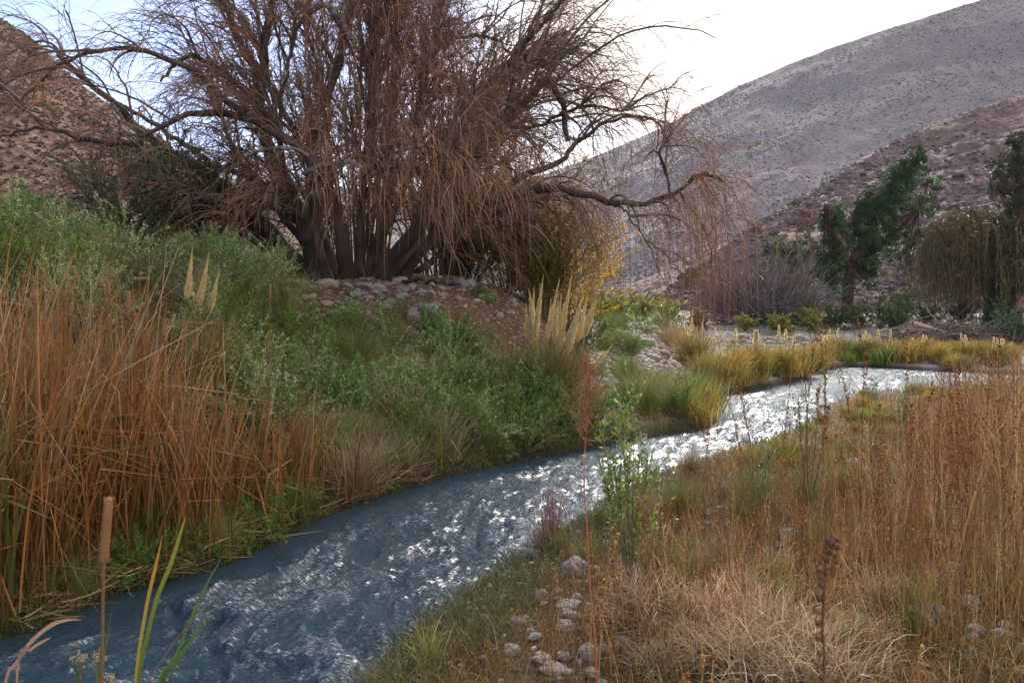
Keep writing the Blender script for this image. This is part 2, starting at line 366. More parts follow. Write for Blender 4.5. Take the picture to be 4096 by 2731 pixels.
mc = N(nt, 'ShaderNodeMix', data_type='RGBA'); mc.inputs['A'].default_value = (.024, .062, .092, 1); mc.inputs['B'].default_value = (.85, .88, .92, 1)
n9 = N(nt, 'ShaderNodeTexNoise'); n9.inputs['Scale'].default_value = 2.6; n9.inputs['Detail'].default_value = 5; n9.inputs['Roughness'].default_value = .65; L(mpp.outputs[0], n9.inputs['Vector'])
f9 = N(nt, 'ShaderNodeMapRange'); f9.inputs['From Min'].default_value = .49; f9.inputs['From Max'].default_value = .60; L(n9.outputs[0], f9.inputs['Value']); m9 = N(nt, 'ShaderNodeMath', operation='MULTIPLY'); L(fr.outputs[0], m9.inputs[0]); L(f9.outputs[0], m9.inputs[1]); a9 = N(nt, 'ShaderNodeMath', operation='MULTIPLY_ADD'); L(m9.outputs[0], a9.inputs[0]); a9.inputs[1].default_value = .95; a9.inputs[2].default_value = .05; L(a9.outputs[0], mul.inputs[1])
L(mul.outputs[0], mc.inputs['Factor']); L(mc.outputs['Result'], b.inputs['Base Color'])
mr = N(nt, 'ShaderNodeMapRange'); mr.inputs['To Min'].default_value = .05; mr.inputs['To Max'].default_value = .7; L(mul.outputs[0], mr.inputs['Value']); rf = N(nt, 'ShaderNodeMath', operation='MULTIPLY_ADD'); rf.inputs[1].default_value = .07; L(sp.outputs[2], rf.inputs[0]); L(mr.outputs[0], rf.inputs[2]); L(rf.outputs[0], b.inputs['Roughness'])
b.inputs['IOR'].default_value = 1.33; b.inputs['Specular IOR Level'].default_value = .6
bp = N(nt, 'ShaderNodeBump'); ab = N(nt, 'ShaderNodeMath', operation='MULTIPLY_ADD'); ab.inputs[1].default_value = .16; L(n9.outputs[0], ab.inputs[0]); L(nb.outputs[0], ab.inputs[2]); bp.inputs['Strength'].default_value = 1.0; bp.inputs['Distance'].default_value = .05; L(ab.outputs[0], bp.inputs['Height']); L(bp.outputs[0], b.inputs['Normal'])
tag(mb.build('river', m, smooth=True), kind='structure')

# ------------------------------------------------------------------ hills
def hill(name, ridge, foot, seed, cols, rough, nu=420, nv=160, pw=1.0):
    """ridge: (px, py, distance), foot: (px, distance, z); a slope between them and a back face behind the ridge"""
    r = np.array([A(*q) for q in ridge]); f = np.array([[px2(a_, d_), d_, z_] for a_, d_, z_ in foot])
    r = spline(r, nu); f = spline(f, nu); v = np.linspace(0, 1.6, nv)[None, :, None]
    P = f[:, None]*(1-np.minimum(v, 1))+r[:, None]*np.minimum(v, 1)
    P[..., 2] = f[:, None, 2]+(r[:, None, 2]-f[:, None, 2])*(np.minimum(v, 1)[..., 0]**pw)
    back = np.maximum(v-1, 0); P[..., 1] += back[..., 0]*200; P[..., 2] -= back[..., 0]*(r[:, None, 2]*.9)
    q = fbm(P[..., 0]*.02, P[..., 1]*.02, 6, seed, .55); q2 = fbm(P[..., 0]*.18+3, P[..., 1]*.18, 4, seed+5)
    am = sstep(0, .12, v[..., 0])
    P[..., 2] += (q*rough+q2*rough*.12)*am*(1-.75*np.exp(-((v[..., 0]-1)/.08)**2))
    cc = lerp(np.array(cols[0]), np.array(cols[1]), sstep(-.5, .5, fbm(P[..., 0]*.012, P[..., 2]*.03, 4, seed+9))[..., None])
    cc = lerp(cc, np.array(cols[2]), (sstep(.1, .6, fbm(P[..., 0]*.05, P[..., 2]*.09, 4, seed+13))*.7)[..., None])
    idx = (np.arange(nu-1)[:, None]*nv+np.arange(nv-1)[None]).ravel(); mb = MB()
    mb.add(P, np.stack([idx, idx+nv, idx+nv+1, idx+1], 1), cc.reshape(-1, 3))
    tag(mb.build(name, M_HILL, smooth=True), kind='structure'); return P
HF = hill('hill', [(150, 172, 700), (210, 178, 700), (300, 184, 690), (420, 192, 660), (500, 186, 640), (570, 165, 620), (653, 131, 600), (697, 107, 590), (740, 85, 580), (818, 52, 560), (914, 20, 540), (980, -2, 530), (1100, -40, 520), (1300, -90, 500)],
          [(100, 300, 2), (300, 300, 2), (500, 300, 2), (620, 300, 2), (700, 300, 2), (900, 290, 2), (1100, 280, 2), (1400, 260, 2)], 40, [(.19, .163, .165), (.245, .205, .192), (.19, .14, .15)], 3.6)
HN = hill('hill', [(520, 318, 150), (640, 300, 155), (690, 268, 160), (740, 231, 170), (785, 205, 178), (818, 183, 185), (914, 131, 200), (1024, 92, 210), (1150, 40, 215), (1400, -60, 215)],
          [(600, 100, .5), (700, 92, .5), (820, 88, .8), (920, 84, .8), (1024, 80, .8), (1200, 74, .8), (1400, 70, .8), (1700, 66, .8)], 60, [(.12, .08, .07), (.16, .108, .095), (.15, .08, .09)], 4.5)
HL = hill('hill', [(-700, -260, 150), (-300, -140, 155), (-60, -14, 160), (0, 17, 160), (26, 32, 160), (42, 44, 161), (54, 58, 162), (79, 79, 164), (105, 98, 166), (135, 117, 168), (158, 130, 170), (184, 154, 172), (210, 168, 175), (260, 200, 180), (330, 270, 185)],
          [(-900, 50, 2), (-500, 50, 2), (-200, 52, 2), (0, 55, 2), (120, 60, 2), (220, 75, 2), (330, 100, 2)], 80, [(.115, .066, .048), (.15, .088, .066), (.09, .05, .038)], 3.0)
def on_hill(P, n, rng, vmax=.99, vpow=1.0):
    nu, nv = P.shape[:2]; one = int(nv/1.6); i = rng.integers(0, nu-1, n); j = (rng.random(n)**vpow*one*vmax).astype(int); f = rng.random((n, 1)); g_ = rng.random((n, 1))
    return (P[i, j]*(1-f)+P[i+1, j]*f)*(1-g_)+(P[i, j+1]*(1-f)+P[i+1, j+1]*f)*g_
def vis(P): px = P[:, 0]/P[:, 1]*F+512; return (px > -60) & (px < 1090)
rng = np.random.default_rng(5)
for Hs, n_, r0, r1, nm, c3 in ((HF, 19000, .2, .68, 'far_slope_scrub', [(.13, .125, .115), (.11, .09, .095)]), (HN, 2300, .2, .6, 'rocky_slope_scrub', [(.085, .08, .055), (.12, .09, .07)]), (HL, 7000, .08, .34, 'brown_slope_scrub', [(.085, .06, .04), (.065, .05, .03)])):
    P = on_hill(Hs, n_*3, rng); P = P[vis(P)]; k_ = fbm(P[:, 0]*.03, P[:, 1]*.03, 3, 8)+.5*rng.normal(size=len(P)); P = P[k_ > -.1][:n_]
    mb = MB(); rr = rng.uniform(r0, r1, len(P))**1.0; blobs(mb, P+np.array([0, 0, .15]), rr, pal(c3, len(P), rng, .25), rng, 2, .6)
    tag(mb.build(nm, M_PEB), 'low dark scrub dotted thickly over the %s' % {'far_slope_scrub': 'tall grey mountain slope', 'rocky_slope_scrub': 'rocky slope behind the right trees', 'brown_slope_scrub': 'brown slope behind the willow on the left'}[nm], 'scrub', kind='stuff')
# broken rock on the near right slope
P = on_hill(HN, 42000, rng); P = P[vis(P)]; k_ = fbm(P[:, 0]*.06, P[:, 2]*.1, 3, 18)+.35*rng.normal(size=len(P)); P = P[k_ > .05]
mb = MB(); blobs(mb, P, rng.uniform(.15, .6, len(P))*rng.uniform(.6, 1.2, len(P)), pal([(.25, .18, .155), (.16, .11, .105), (.28, .20, .20)], len(P), rng, .2), rng, 1, .8)
tag(mb.build('slope_rubble', M_PEB), 'pinkish broken rock strewn over the nearer right slope', 'rubble', kind='stuff')
def hill_bush(rng):
    mb = MB(); n = 500; d = unit(rng.normal(size=(n, 3))); d[:, 2] = np.abs(d[:, 2]); p = d*rng.uniform(.3, 1, (n, 1))**.5*[1, 1, .8]
    leaves(mb, p, d+rng.normal(0, .6, (n, 3)), .3, .16, pal([(.06, .075, .04), (.09, .09, .05)], n, rng), rng)
    return tag(mb.build('desert_shrub', M_LEAF), 'small dark round desert shrub among pink rocks on the nearer right slope', 'shrub', 'desert shrubs on the nearer right slope')
pr = [Proto(hill_bush(rng)) for _ in range(3)]
P = on_hill(HN, 900, rng, .98, .8); P = P[vis(P) & (P[:, 1] < 190)][:170]
for i, p in enumerate(P): pr[i % 3].place(p, rng.uniform(0, 6), float(rng.uniform(.5, 1.15)))
# ------------------------------------------------------------------ the big willow
rng = np.random.default_rng(11)
WD = 16.0
def W2(x, y, dy=0.0): return A(x*.43537, y*.43537, WD+dy)
BR_D = [(.055, .04, .033), (.10, .072, .058)]; BR_P = [(.24, .20, .18), (.16, .13, .11)]; TW = [(.33, .15, .065), (.20, .11, .07), (.18, .14, .125)]; TWO = [(.54, .24, .09), (.38, .17, .07)]
# (kind, base radius, tip radius, [(x, y, depth offset)...]) in pixels of the 2352 wide photograph
LIMBS = [
 ('trunk', .30, .05, [(745, 665, -.3), (715, 560, -.3), (680, 470, -.4), (630, 370, -.6), (605, 240, -.8), (618, 60, -.9), (640, -110, -1.0)]),
 ('trunk', .24, .04, [(775, 665, .2), (735, 540, .4), (715, 420, .6), (725, 290, .8), (780, 160, 1.0), (800, 20, 1.2), (830, -150, 1.4)]),
 ('trunk', .22, .04, [(845, 662, .5), (870, 560, .8), (895, 430, 1.0), (880, 300, 1.2), (905, 130, 1.3), (905, -50, 1.4), (930, -190, 1.4)]),
 ('trunk', .26, .05, [(895, 665, -.2), (955, 560, -.1), (995, 420, .0), (1030, 310, .1), (1110, 225, .2), (1180, 170, .3), (1290, 130, .4)]),
 ('trunk', .15, .028, [(905, 668, -.7), (965, 585, -1.0), (1060, 500, -1.3), (1190, 445, -1.7), (1300, 428, -2.0), (1400, 457, -2.2), (1500, 464, -2.4), (1555, 440, -2.5), (1620, 405, -2.6), (1668, 420, -2.7)]),
 ('trunk', .24, .05, [(725, 662, .1), (660, 575, .1), (560, 480, .0), (470, 405, -.2), (330, 330, -.5), (220, 225, -.8), (120, 130, -1.2)]),
 ('trunk', .20, .05, [(800, 664, -.8), (790, 560, -1.2), (760, 450, -1.5), (690, 330, -1.8), (560, 260, -2.1), (440, 250, -2.4), (330, 300, -2.7)]),
 ('trunk', .20, .06, [(870, 662, -.9), (905, 590, -1.3), (1000, 480, -1.6), (1060, 380, -1.6), (1130, 330, -1.5), (1200, 250, -1.4), (1260, 190, -1.3), (1290, 240, -1.3), (1305, 330, -1.2)]),
 ('trunk', .13, .03, [(735, 664, .5), (690, 560, .9), (600, 430, 1.3), (530, 320, 1.6), (500, 200, 1.8)]),
 ('trunk', .12, .03, [(760, 664, -.5), (720, 540, -.9), (660, 400, -1.3), (655, 230, -1.5), (690, 80, -1.6)]),
 ('trunk', .12, .03, [(800, 664, .9), (775, 540, 1.3), (755, 380, 1.6), (740, 200, 1.8), (700, 30, 2.0)]),
 ('trunk', .12, .025, [(830, 664, -.3), (825, 540, -.6), (830, 400, -.8), (850, 230, -1.0), (860, 60, -1.1)]),
 ('trunk', .13, .03, [(860, 664, .2), (880, 550, .3), (940, 400, .4), (960, 240, .5), (980, 60, .6)]),
 ('trunk', .12, .03, [(885, 664, .8), (940, 560, 1.2), (1020, 440, 1.5), (1090, 330, 1.7), (1180, 260, 1.9)]),
 ('trunk', .12, .03, [(700, 664, -.4), (640, 600, -.8), (570, 540, -1.2), (470, 470, -1.5), (380, 430, -1.7)]),
 ('trunk', .11, .03, [(915, 664, .3), (990, 600, .6), (1090, 520, .9), (1180, 470, 1.1), (1260, 450, 1.2)]),
 ('limb', .13, .03, [(610, 230, -.8), (545, 85, -1.0), (510, -30, -1.2), (480, -140, -1.3)]),
 ('limb', .12, .03, [(640, 300, -.7), (545, 190, -1.2), (440, 130, -1.6), (375, 190, -1.9)]),
 ('limb', .12, .03, [(690, 480, -.4), (600, 420, .2), (480, 370, .6), (360, 370, .8), (240, 420, 1.0)]),
 ('limb', .10, .03, [(620, 560, .1), (520, 450, .6), (430, 420, 1.0), (320, 390, 1.2)]),
 ('limb', .10, .02, [(560, 480, .0), (430, 470, -.6), (300, 440, -1.0), (180, 470, -1.4)]),
 ('limb', .09, .02, [(330, 330, -.5), (220, 330, -.9), (90, 300, -1.2), (-40, 330, -1.5)]),
 ('limb', .10, .03, [(700, 350, .8), (620, 200, 1.2), (560, 60, 1.4), (430, -60, 1.6)]),
 ('limb', .09, .02, [(560, 260, -2.1), (450, 170, -2.3), (300, 110, -2.5), (150, 140, -2.6), (60, 230, -2.6)]),
 ('limb', .08, .02, [(480, 370, .6), (330, 270, .8), (200, 200, 1.0), (80, 60, 1.2)]),
 ('limb', .10, .03, [(895, 350, 1.0), (960, 250, 1.2), (1000, 100, 1.3), (1030, -80, 1.4)]),
 ('limb', .09, .03, [(780, 160, 1.0), (720, 60, 1.2), (700, -60, 1.4)]),
 ('limb', .10, .02, [(1110, 225, .2), (1190, 120, .0), (1270, 30, -.2), (1320, -70, -.3)]),
 ('limb', .08, .02, [(1010, 370, .0), (1120, 300, -.4), (1230, 290, -.7), (1330, 240, -1.0), (1430, 250, -1.3)]),
 ('limb', .08, .02, [(940, 150, 1.3), (1060, 90, 1.1), (1150, 110, 1.0), (1230, 220, .9)]),
 ('limb', .11, .02, [(1080, 495, -1.3), (1180, 420, -1.0), (1250, 385, -.9), (1300, 360, -.8), (1330, 320, -.8), (1380, 285, -.9), (1440, 262, -1.0), (1500, 268, -1.1)]),
 ('limb', .03, .008, [(1380, 452, -2.2), (1440, 490, -2.4), (1490, 560, -2.6), (1530, 650, -2.6)]),
 ('limb', .03, .008, [(1560, 440, -2.5), (1600, 500, -2.3), (1640, 600, -2.2), (1660, 690, -2.2)]),
 ('limb', .04, .01, [(1540, 455, -2.5), (1530, 400, -2.6), (1515, 355, -2.7), (1530, 310, -2.8)]),
 ('pale', .085, .06, [(705, 22, -1.9), (745, 12, -2.0), (785, 44, -2.1), (800, 75, -2.2), (820, 98, -2.2)]),
 ('pale', .07, .03, [(700, 398, -1.9), (752, 374, -2.2), (813, 378, -2.4), (853, 399, -2.5), (897, 402, -2.6), (937, 390, -2.7), (982, 398, -2.7), (1030, 430, -2.8)]),
 ('pale', .05, .035, [(560, 372, -2.3), (590, 345, -2.4), (650, 340, -2.5), (705, 352, -2.5)]),
 ('pale', .06, .02, [(192, 222, -2.6), (203, 255, -2.6), (212, 285, -2.7), (219, 312, -2.7)]),
 ('pale', .05, .02, [(232, 250, -2.6), (250, 280, -2.6), (268, 310, -2.7)]),
 ('pale', .05, .02, [(256, 238, -2.6), (276, 262, -2.6), (280, 300, -2.6), (279, 330, -2.6)]),
 ('pale', .05, .015, [(182, 262, -2.7), (200, 276, -2.7), (235, 285, -2.7), (262, 312, -2.7)]),
 ('low', .07, .02, [(905, 655, -1.0), (960, 640, -1.8), (1010, 655, -2.6), (1060, 662, -3.2)]),
 ('low', .09, .03, [(660, 640, -.2), (600, 600, -.4), (520, 590, -.6), (450, 620, -.8)]),
 ('low', .10, .03, [(720, 640, .3), (640, 600, .7), (560, 520, 1.0), (470, 500, 1.2)]),
]
willow = thing('willow_tree', 'huge leafless many-stemmed weeping willow on the stony bank above the river', 'tree', tuple(W2(820, 668)))
wl = np.array(willow.location); lim = []; limR = []; kinds = []
for kd, r0, r1, pts in LIMBS:
    P = spline([W2(*q) for q in pts], 26); ln = np.linalg.norm(np.diff(P, axis=0), axis=1).sum()
    P[1:] += np.cumsum(rng.normal(0, .012, (25, 3)), 0)*min(1, ln/4)
    t = np.linspace(0, 1, 26); R = (r0*(1-t)+r1*t)*(1+.35*np.exp(-t*14)*(kd == 'trunk')); R = R*(1+.06*np.sin(t*40+rng.random()*6))
    if kd in ('trunk', 'low'): P[0, 2] -= .35
    R = R*.70; P[2:-1] += rng.normal(0, .018, (23, 3)); mb = MB(); c = pal(BR_P if kd == 'pale' else BR_D, 26, rng, .15)[None]
    tubes(mb, (P-wl)[None], R[None], c, 11); mb.v[-1] = mb.v[-1]+rng.normal(0, 1, mb.v[-1].shape)*np.repeat(R, 11)[:, None]*.07
    mb.build({'trunk': 'trunk', 'limb': 'limb', 'pale': 'dead_limb', 'low': 'limb'}[kd], M_BARK, willow, True)
    if kd != 'pale' or ln > 2.5: lim.append(P); limR.append(R); kinds.append(kd)
lim = np.array(lim); llen = np.linalg.norm(np.diff(lim, axis=1), axis=2).sum(1); nl = len(lim); ctr = W2(830, 380)
def kids(P, idx, t, Lr, droop, wig, k, mixT, mixO, mixU, mixR, rng):
    s, T = pick(P[idx], t); n = len(idx); O = unit((s-ctr)*[1, 1, .7]); rn = rng.normal(size=(n, 3))
    d = T*mixT+O*mixO+np.array([0, 0, 1.0])*mixU+unit(rn)*mixR
    return branch(s, d, Lr, k, droop, wig, rng)
wgt = llen.copy(); wgt[4] *= .25; wgt[[30, 31, 32, 33]] *= .28; wgt[[28, 27, 7]] *= .7; wgt[[5, 6, 17, 21, 23, 24]] *= .30; wgt[[18, 19, 20, 14]] *= .6; idx = rng.choice(nl, 720, p=wgt/wgt.sum()); t = rng.random(720)**.75*.8+.2
low = np.array([kinds[i] == 'low' for i in idx]); 
s0, _ = pick(lim[idx], t); right = sstep(.3, 3.5, s0[:, 0]); 
k_ = s0[:, 2] > 3.1; idx, t, right = idx[k_], t[k_], right[k_]
isr = idx == 4; B1 = kids(lim, idx, t, rng.uniform(.8, 2.6, len(idx))*(1-.45*right)*np.where(isr, .4, 1), np.where(isr, 1.6, .6), .12, 12, .7, .55, .7, .65, rng)
up = rng.choice(np.array([0, 1, 2, 3, 7, 8, 9, 10, 11, 12, 13]), 130); Bu = kids(lim, up, rng.uniform(.25, .85, 130), rng.uniform(2.0, 4.2, 130), .35, .07, 12, .6, .35, .9, .35, rng); B1 = np.concatenate([B1, Bu]); isr = np.concatenate([isr, np.zeros(130, bool)])
n2 = 7600; cw = 1+1.2*np.exp(-((B1[:, 0, 0]/B1[:, 0, 1]*F+512-390)/90)**2); cw *= np.where(isr, .35, 1); i2 = rng.choice(len(B1), n2, p=cw/cw.sum()); t2 = rng.random(n2)*.85+.15
B2 = kids(B1, i2, t2, rng.uniform(.4, 1.4, n2), .9, .10, 8, .8, .35, .3, .65, rng)
n3 = 21000; i3 = rng.integers(0, len(B2), n3); t3 = rng.random(n3)*.9+.1
s3, _ = pick(B2[i3], t3)
px3 = s3[:, 0]/s3[:, 1]*F+512; hang = .35*np.exp(-((px3-390)/85)**2)+np.exp(-((px3-690)/45)**2)*.3
B3 = kids(B2, i3, t3, rng.uniform(.25, .75, n3)*(1+hang*.9), .45+3.0*hang, .10, 7, .9, .25, .05, .65, rng)
crown = MB()
tubes(crown, B1-wl, np.linspace(.028, .007, 12)[None]*rng.uniform(.6, 1.2, (len(B1), 1)), pal(BR_D+BR_P[1:]+TW[1:], len(B1), rng), 4)
tubes(crown, B2-wl, np.linspace(.0095, .0038, 8)[None]*rng.uniform(.7, 1.2, (n2, 1)), pal(TW+[BR_D[1]]+[BR_P[1]], n2, rng), 3)
tubes(crown, B3-wl, np.linspace(.0046, .0024, 7)[None]*np.ones((n3, 1)), pal(TW, n3, rng, .3), 3)
crown.build('crown', M_TWIG, willow)
# hanging curtains of rusty withies
cur = MB()
def curtain(n, lo, hi, Lmin, Lmax, cols, spread=.25, zmin=None, rad=.0034):
    allP = np.concatenate([lim[:, 8:], ]).reshape(-1, 3); b1 = B1.reshape(-1, 3); src = np.concatenate([allP, b1, B2[:, -4:].reshape(-1, 3)])
    px = src[:, 0]/src[:, 1]*F+512; py = HY-(src[:, 2]-H_CAM)/src[:, 1]*F
    m_ = (px > lo[0]) & (px < hi[0]) & (py > lo[1]) & (py < hi[1]); src = src[m_]
    s = src[rng.integers(0, len(src), n)]+rng.normal(0, .05, (n, 3))
    d = np.stack([rng.normal(.12, spread, n), rng.normal(-.2, spread, n), rng.uniform(-.6, .35, n)], 1)
    Ln = rng.uniform(Lmin, Lmax, n); P = branch(s, d, Ln, 12, rng.uniform(1.6, 4.2, n), .10, rng)
    g = ground(P[:, -1, 0], P[:, -1, 1])+.1; pe = HY-(P[:, -1, 2]-H_CAM)/P[:, -1, 1]*F; ok = (P[:, -1, 2] > g) & ((pe < 238+62*rng.random(n)**1.6) | (P[:, -1, 0]/P[:, -1, 1] > .06)); P = P[ok]
    tubes(cur, P-wl, np.linspace(rad, rad*.55, 12)[None]*rng.uniform(.8, 1.3, (len(P), 1)), pal(cols, len(P), rng, .25), 3)
    return P
curtain(620, (285, 30), (510, 180), .6, 2.6, TWO+BR_P[1:], .4); curtain(340, (300, 110), (530, 225), .4, 1.5, TWO+BR_P[1:], .45); curtain(400, (280, -30), (480, 110), .6, 2.0, TWO+TW, .5)
curtain(350, (230, 60), (330, 220), .5, 1.8, TW, .4); curtain(350, (480, 100), (640, 210), .5, 1.6, TW)
c1 = curtain(200, (560, 180), (690, 225), 1.4, 3.0, TW+BR_P[1:], .12, rad=.003); c2 = curtain(230, (640, 165), (718, 215), 1.4, 3.2, TWO+TW, .07, rad=.003)
curtain(160, (0, 40), (200, 190), .5, 1.6, TWO+TW, .35)
cur.build('hanging_twigs', M_TWIG, willow)
# a few yellow leaves left on the ends
lf = MB()
for src, n_, cc in ((c2, 260, [(.30, .22, .03), (.22, .20, .03)]), (c1, 120, [(.34, .2, .02), (.25, .2, .03)]), (B3[rng.integers(0, n3, 1500)], 1300, [(.22, .12, .03), (.16, .10, .03)])):
    cl = rng.integers(0, len(src), max(6, n_//22)); i_ = rng.choice(cl, n_); p, T = pick(src[i_], rng.uniform(.2, .9, n_)); leaves(lf, p-wl, np.array([[0, 0, -1.]])+rng.normal(0, .3, (n_, 3)), .10, .022, pal(cc, n_, rng), rng)
lf.build('leaves', M_LEAF, willow)

# ------------------------------------------------------------------ shrub generators
def bush(rng, name, label, cat, group, ns, h, spread, nleaf, lL, lW, cols, scol=((.10, .07, .05), (.16, .13, .11)), bend=.5, lspread=.7, r=.006, flowers=0, tmin=.25, wig=.12):
    o = thing(name, label, cat, group=group); az = rng.uniform(0, 6.283, ns); th = np.abs(rng.normal(0, spread, ns))
    base = np.stack([np.cos(az), np.sin(az), 0*az], 1)*rng.uniform(0, .12*h, (ns, 1))
    Ln = h*rng.uniform(.55, 1.1, ns); P = grow(base, az, th, rng.uniform(0, bend, ns), Ln, 7, rng, wig)
    n2 = ns*3; i = rng.integers(0, ns, n2); s, T = pick(P[i], rng.uniform(.3, .9, n2)); P2 = branch(s, T+rng.normal(0, .45, (n2, 3))+[0, 0, .25], Ln[i]*rng.uniform(.2, .45, n2), 5, .2, .12, rng)
    sm = MB(); tubes(sm, P, np.linspace(r, r*.4, 7)[None]*np.ones((ns, 1)), pal(scol, ns, rng), 3); tubes(sm, P2, np.linspace(r*.5, r*.25, 5)[None]*np.ones((n2, 1)), pal(scol, n2, rng), 3)
    sm.build('stem', M_TWIG, o)
    if nleaf:
        fm = MB(); n_ = nleaf//3; i = rng.integers(0, ns, n_); p1, T1 = pick(P[i], tmin+(1-tmin)*rng.random(n_)**.8); i = rng.integers(0, n2, nleaf-n_); p2, T2 = pick(P2[i], rng.random(nleaf-n_)**.8)
        p = np.concatenate([p1, p2]); T = np.concatenate([T1, T2]); n_ = len(p)
        sc_col = pal(cols, ns+n2, rng, .22)[np.concatenate([rng.integers(0, ns, len(p1)), ns+i])]
        leaves(fm, p, T+rng.normal(0, lspread, (n_, 3)), lL*rng.uniform(.6, 1.3, n_), lW*rng.uniform(.7, 1.2, n_), sc_col*np.exp(rng.normal(.05, .38, (n_, 1))), rng)
        fm.build('foliage', M_LEAF, o)
    if flowers:
        i = rng.integers(0, n2, flowers); c = P2[i, -1]; q = np.repeat(c, 14, 0)+rng.normal(0, .018, (flowers*14, 3)); fb = MB(); blobs(fb, q, .009, pal([(.38, .26, .10), (.30, .18, .07)], len(q), rng), rng, 1); fb.build('flower_head', M_PEB, o)
    return o
def tuft(rng, name, label, cat, group, n, h, w, cols, spread=.45, bend=1.1, base=.1, k=6, wig=.05, tips=None):
    mb = MB(); az = rng.uniform(0, 6.283, n); b0 = rng.normal(0, base, (n, 3))*[1, 1, 0]
    P = grow(b0, az, np.abs(rng.normal(0, spread, n)), rng.uniform(.1, bend, n), h*rng.uniform(.5, 1.1, n), k, rng, wig)
    P[..., 2] = np.maximum(P[..., 2], .01)
    c = pal(cols, n, rng, .4); tip = c*1.2 if tips is None else pal(tips, n, rng, .35); t = np.linspace(0, 1, k)[None, :, None]; C = c[:, None]*(1-t)+tip[:, None]*t
    ribbons(mb, P, w*np.array([1, 1, .9, .75, .5, .08])[:k][None]*rng.uniform(.6, 1.2, (n, 1)), C, rng)
    o = mb.build(name, M_GRASS); return tag(o, label, cat, group)
GR = [(.13, .25, .02), (.19, .29, .025), (.07, .14, .015)]; SIL = [(.27, .36, .12), (.16, .25, .06), (.42, .48, .26)]; TEAL = [(.11, .27, .06), (.18, .35, .11)]
OLV = [(.21, .22, .04), (.14, .18, .03), (.31, .28, .07)]; YEL = [(.32, .24, .05), (.24, .20, .05), (.38, .28, .07)]; STR = [(.36, .27, .17), (.28, .19, .11), (.42, .34, .24)]; RUST = [(.32, .14, .045), (.23, .10, .035), (.40, .23, .07)]

# willow-side evergreen and yellowing bushes
def place_new(o, p, rz=0, s=1.0): o.location = tuple(p); o.rotation_euler = (0, 0, rz); o.scale = (s, s, s); return o
DK = [(.06, .09, .025), (.09, .12, .035), (.045, .07, .025)]
for px, Y, s, lab, cc in ((150, 14.5, .74, 'dark green feathery tamarisk bush left of the willow, taller of the two', DK), (205, 15.5, .80, 'dark olive feathery bush directly left of the willow stems', DK), (112, 13.5, .5, 'small olive bush beside the dark tamarisk on the left bank', [(.07, .085, .035), (.05, .06, .03)])):
    o = bush(rng, 'tamarisk_bush', lab, 'bush', None, 60, 3.6, .42, 16000, .10, .022, cc, r=.014, lspread=.35, wig=.08, tmin=.1); p = G(px, Y); place_new(o, p, 0, s)
for px, Y, s, lab, cc in ((468, 18.8, .9, 'dark green bush tucked behind the right-hand willow stems', [(.06, .085, .03), (.09, .10, .03)]), (510, 19.5, 1.0, 'olive-yellow bush right of the willow trunks', [(.30, .25, .03), (.16, .17, .03)]), (540, 18.3, .72, 'dark brown twiggy bush behind the pampas grass', [(.12, .10, .03), (.13, .13, .03)]), (563, 20.0, .85, 'golden yellow feathery bush at the right edge of the willow', [(.60, .36, .03), (.42, .31, .04)]), (580, 19.0, .40, 'low green bush at the foot of the golden bush', [(.10, .12, .02), (.06, .09, .03)])):
    o = bush(rng, 'bank_bush', lab, 'bush', None, 80, 3.5, .38, 26000, .085, .03, cc, r=.008, lspread=.5, wig=.08, tmin=.05); p = G(px, Y); place_new(o, p, 0, s)
for px, Y, s in ((95, 21, .7), (250, 20.5, .55), (60, 20, .6)):
    o = bush(rng, 'brush_thicket', 'leafless tangled brush thicket %s' % {95: 'behind the left bank shrubs below the brown slope', 250: 'in the gap left of the willow trunks', 60: 'near the left edge under the hanging willow twigs'}[px], 'bush', None, 110, 2.6, .8, 0, 0, 0, DK, scol=((.24, .15, .11), (.17, .11, .08)), r=.008, wig=.2); place_new(o, G(px, Y), 1, s)
for px, Y, h_, lab in ((442, 20.5, 7.0, 'tall yellowing tree showing between the upper willow branches'), (360, 21.5, 6.8, 'slender yellow-brown tree behind the middle willow stems')):
    o = bush(rng, 'background_tree', lab, 'tree', None, 46, h_, .17, 12000, .11, .035, [(.26, .17, .04), (.17, .12, .035)], r=.03, lspread=.6, wig=.04, tmin=.3, bend=.35); place_new(o, G(px, Y))

# ------------------------------------------------------------------ left bank shrubs, by zone of the photograph
def protos(n, f): return [Proto(f(i)) for i in range(n)]
LP = dict()
LP['silver'] = protos(3, lambda i: bush(rng, 'silver_shrub', 'x', 'shrub', None, 34, .95, .62, 5200, .046, .0105, SIL, flowers=3 if i else 0, bend=.8))
LP['green'] = protos(3, lambda i: bush(rng, 'green_shrub', 'x', 'shrub', None, 40, .85, .62, 6500, .034, .008, GR+TEAL[:1], bend=.8, flowers=2 if i == 1 else 0))
LP['teal'] = protos(2, lambda i: bush(rng, 'teal_shrub', 'x', 'shrub', None, 28, .9, .5, 3600, .055, .013, TEAL, bend=.6))
LP['dead'] = protos(2, lambda i: bush(rng, 'dead_shrub', 'x', 'shrub', None, 60, .8, .75, 500, .03, .008, [(.2, .17, .13)], scol=((.23, .19, .17), (.15, .11, .09)), r=.004, wig=.2))
LP['tuft'] = protos(3, lambda i: tuft(rng, 'grass_tuft', 'x', 'grass tuft', None, 420, .95, .006, OLV+GR[:2], .4, 1.6, .09, wig=.06, tips=[(.24, .22, .10), (.17, .19, .08)]))
LP['straw'] = protos(2, lambda i: tuft(rng, 'straw_tuft', 'x', 'grass tuft', None, 380, .85, .006, [(.22, .17, .08), (.16, .12, .06), (.17, .09, .04)], .4, 1.4, .09, wig=.06, tips=STR))
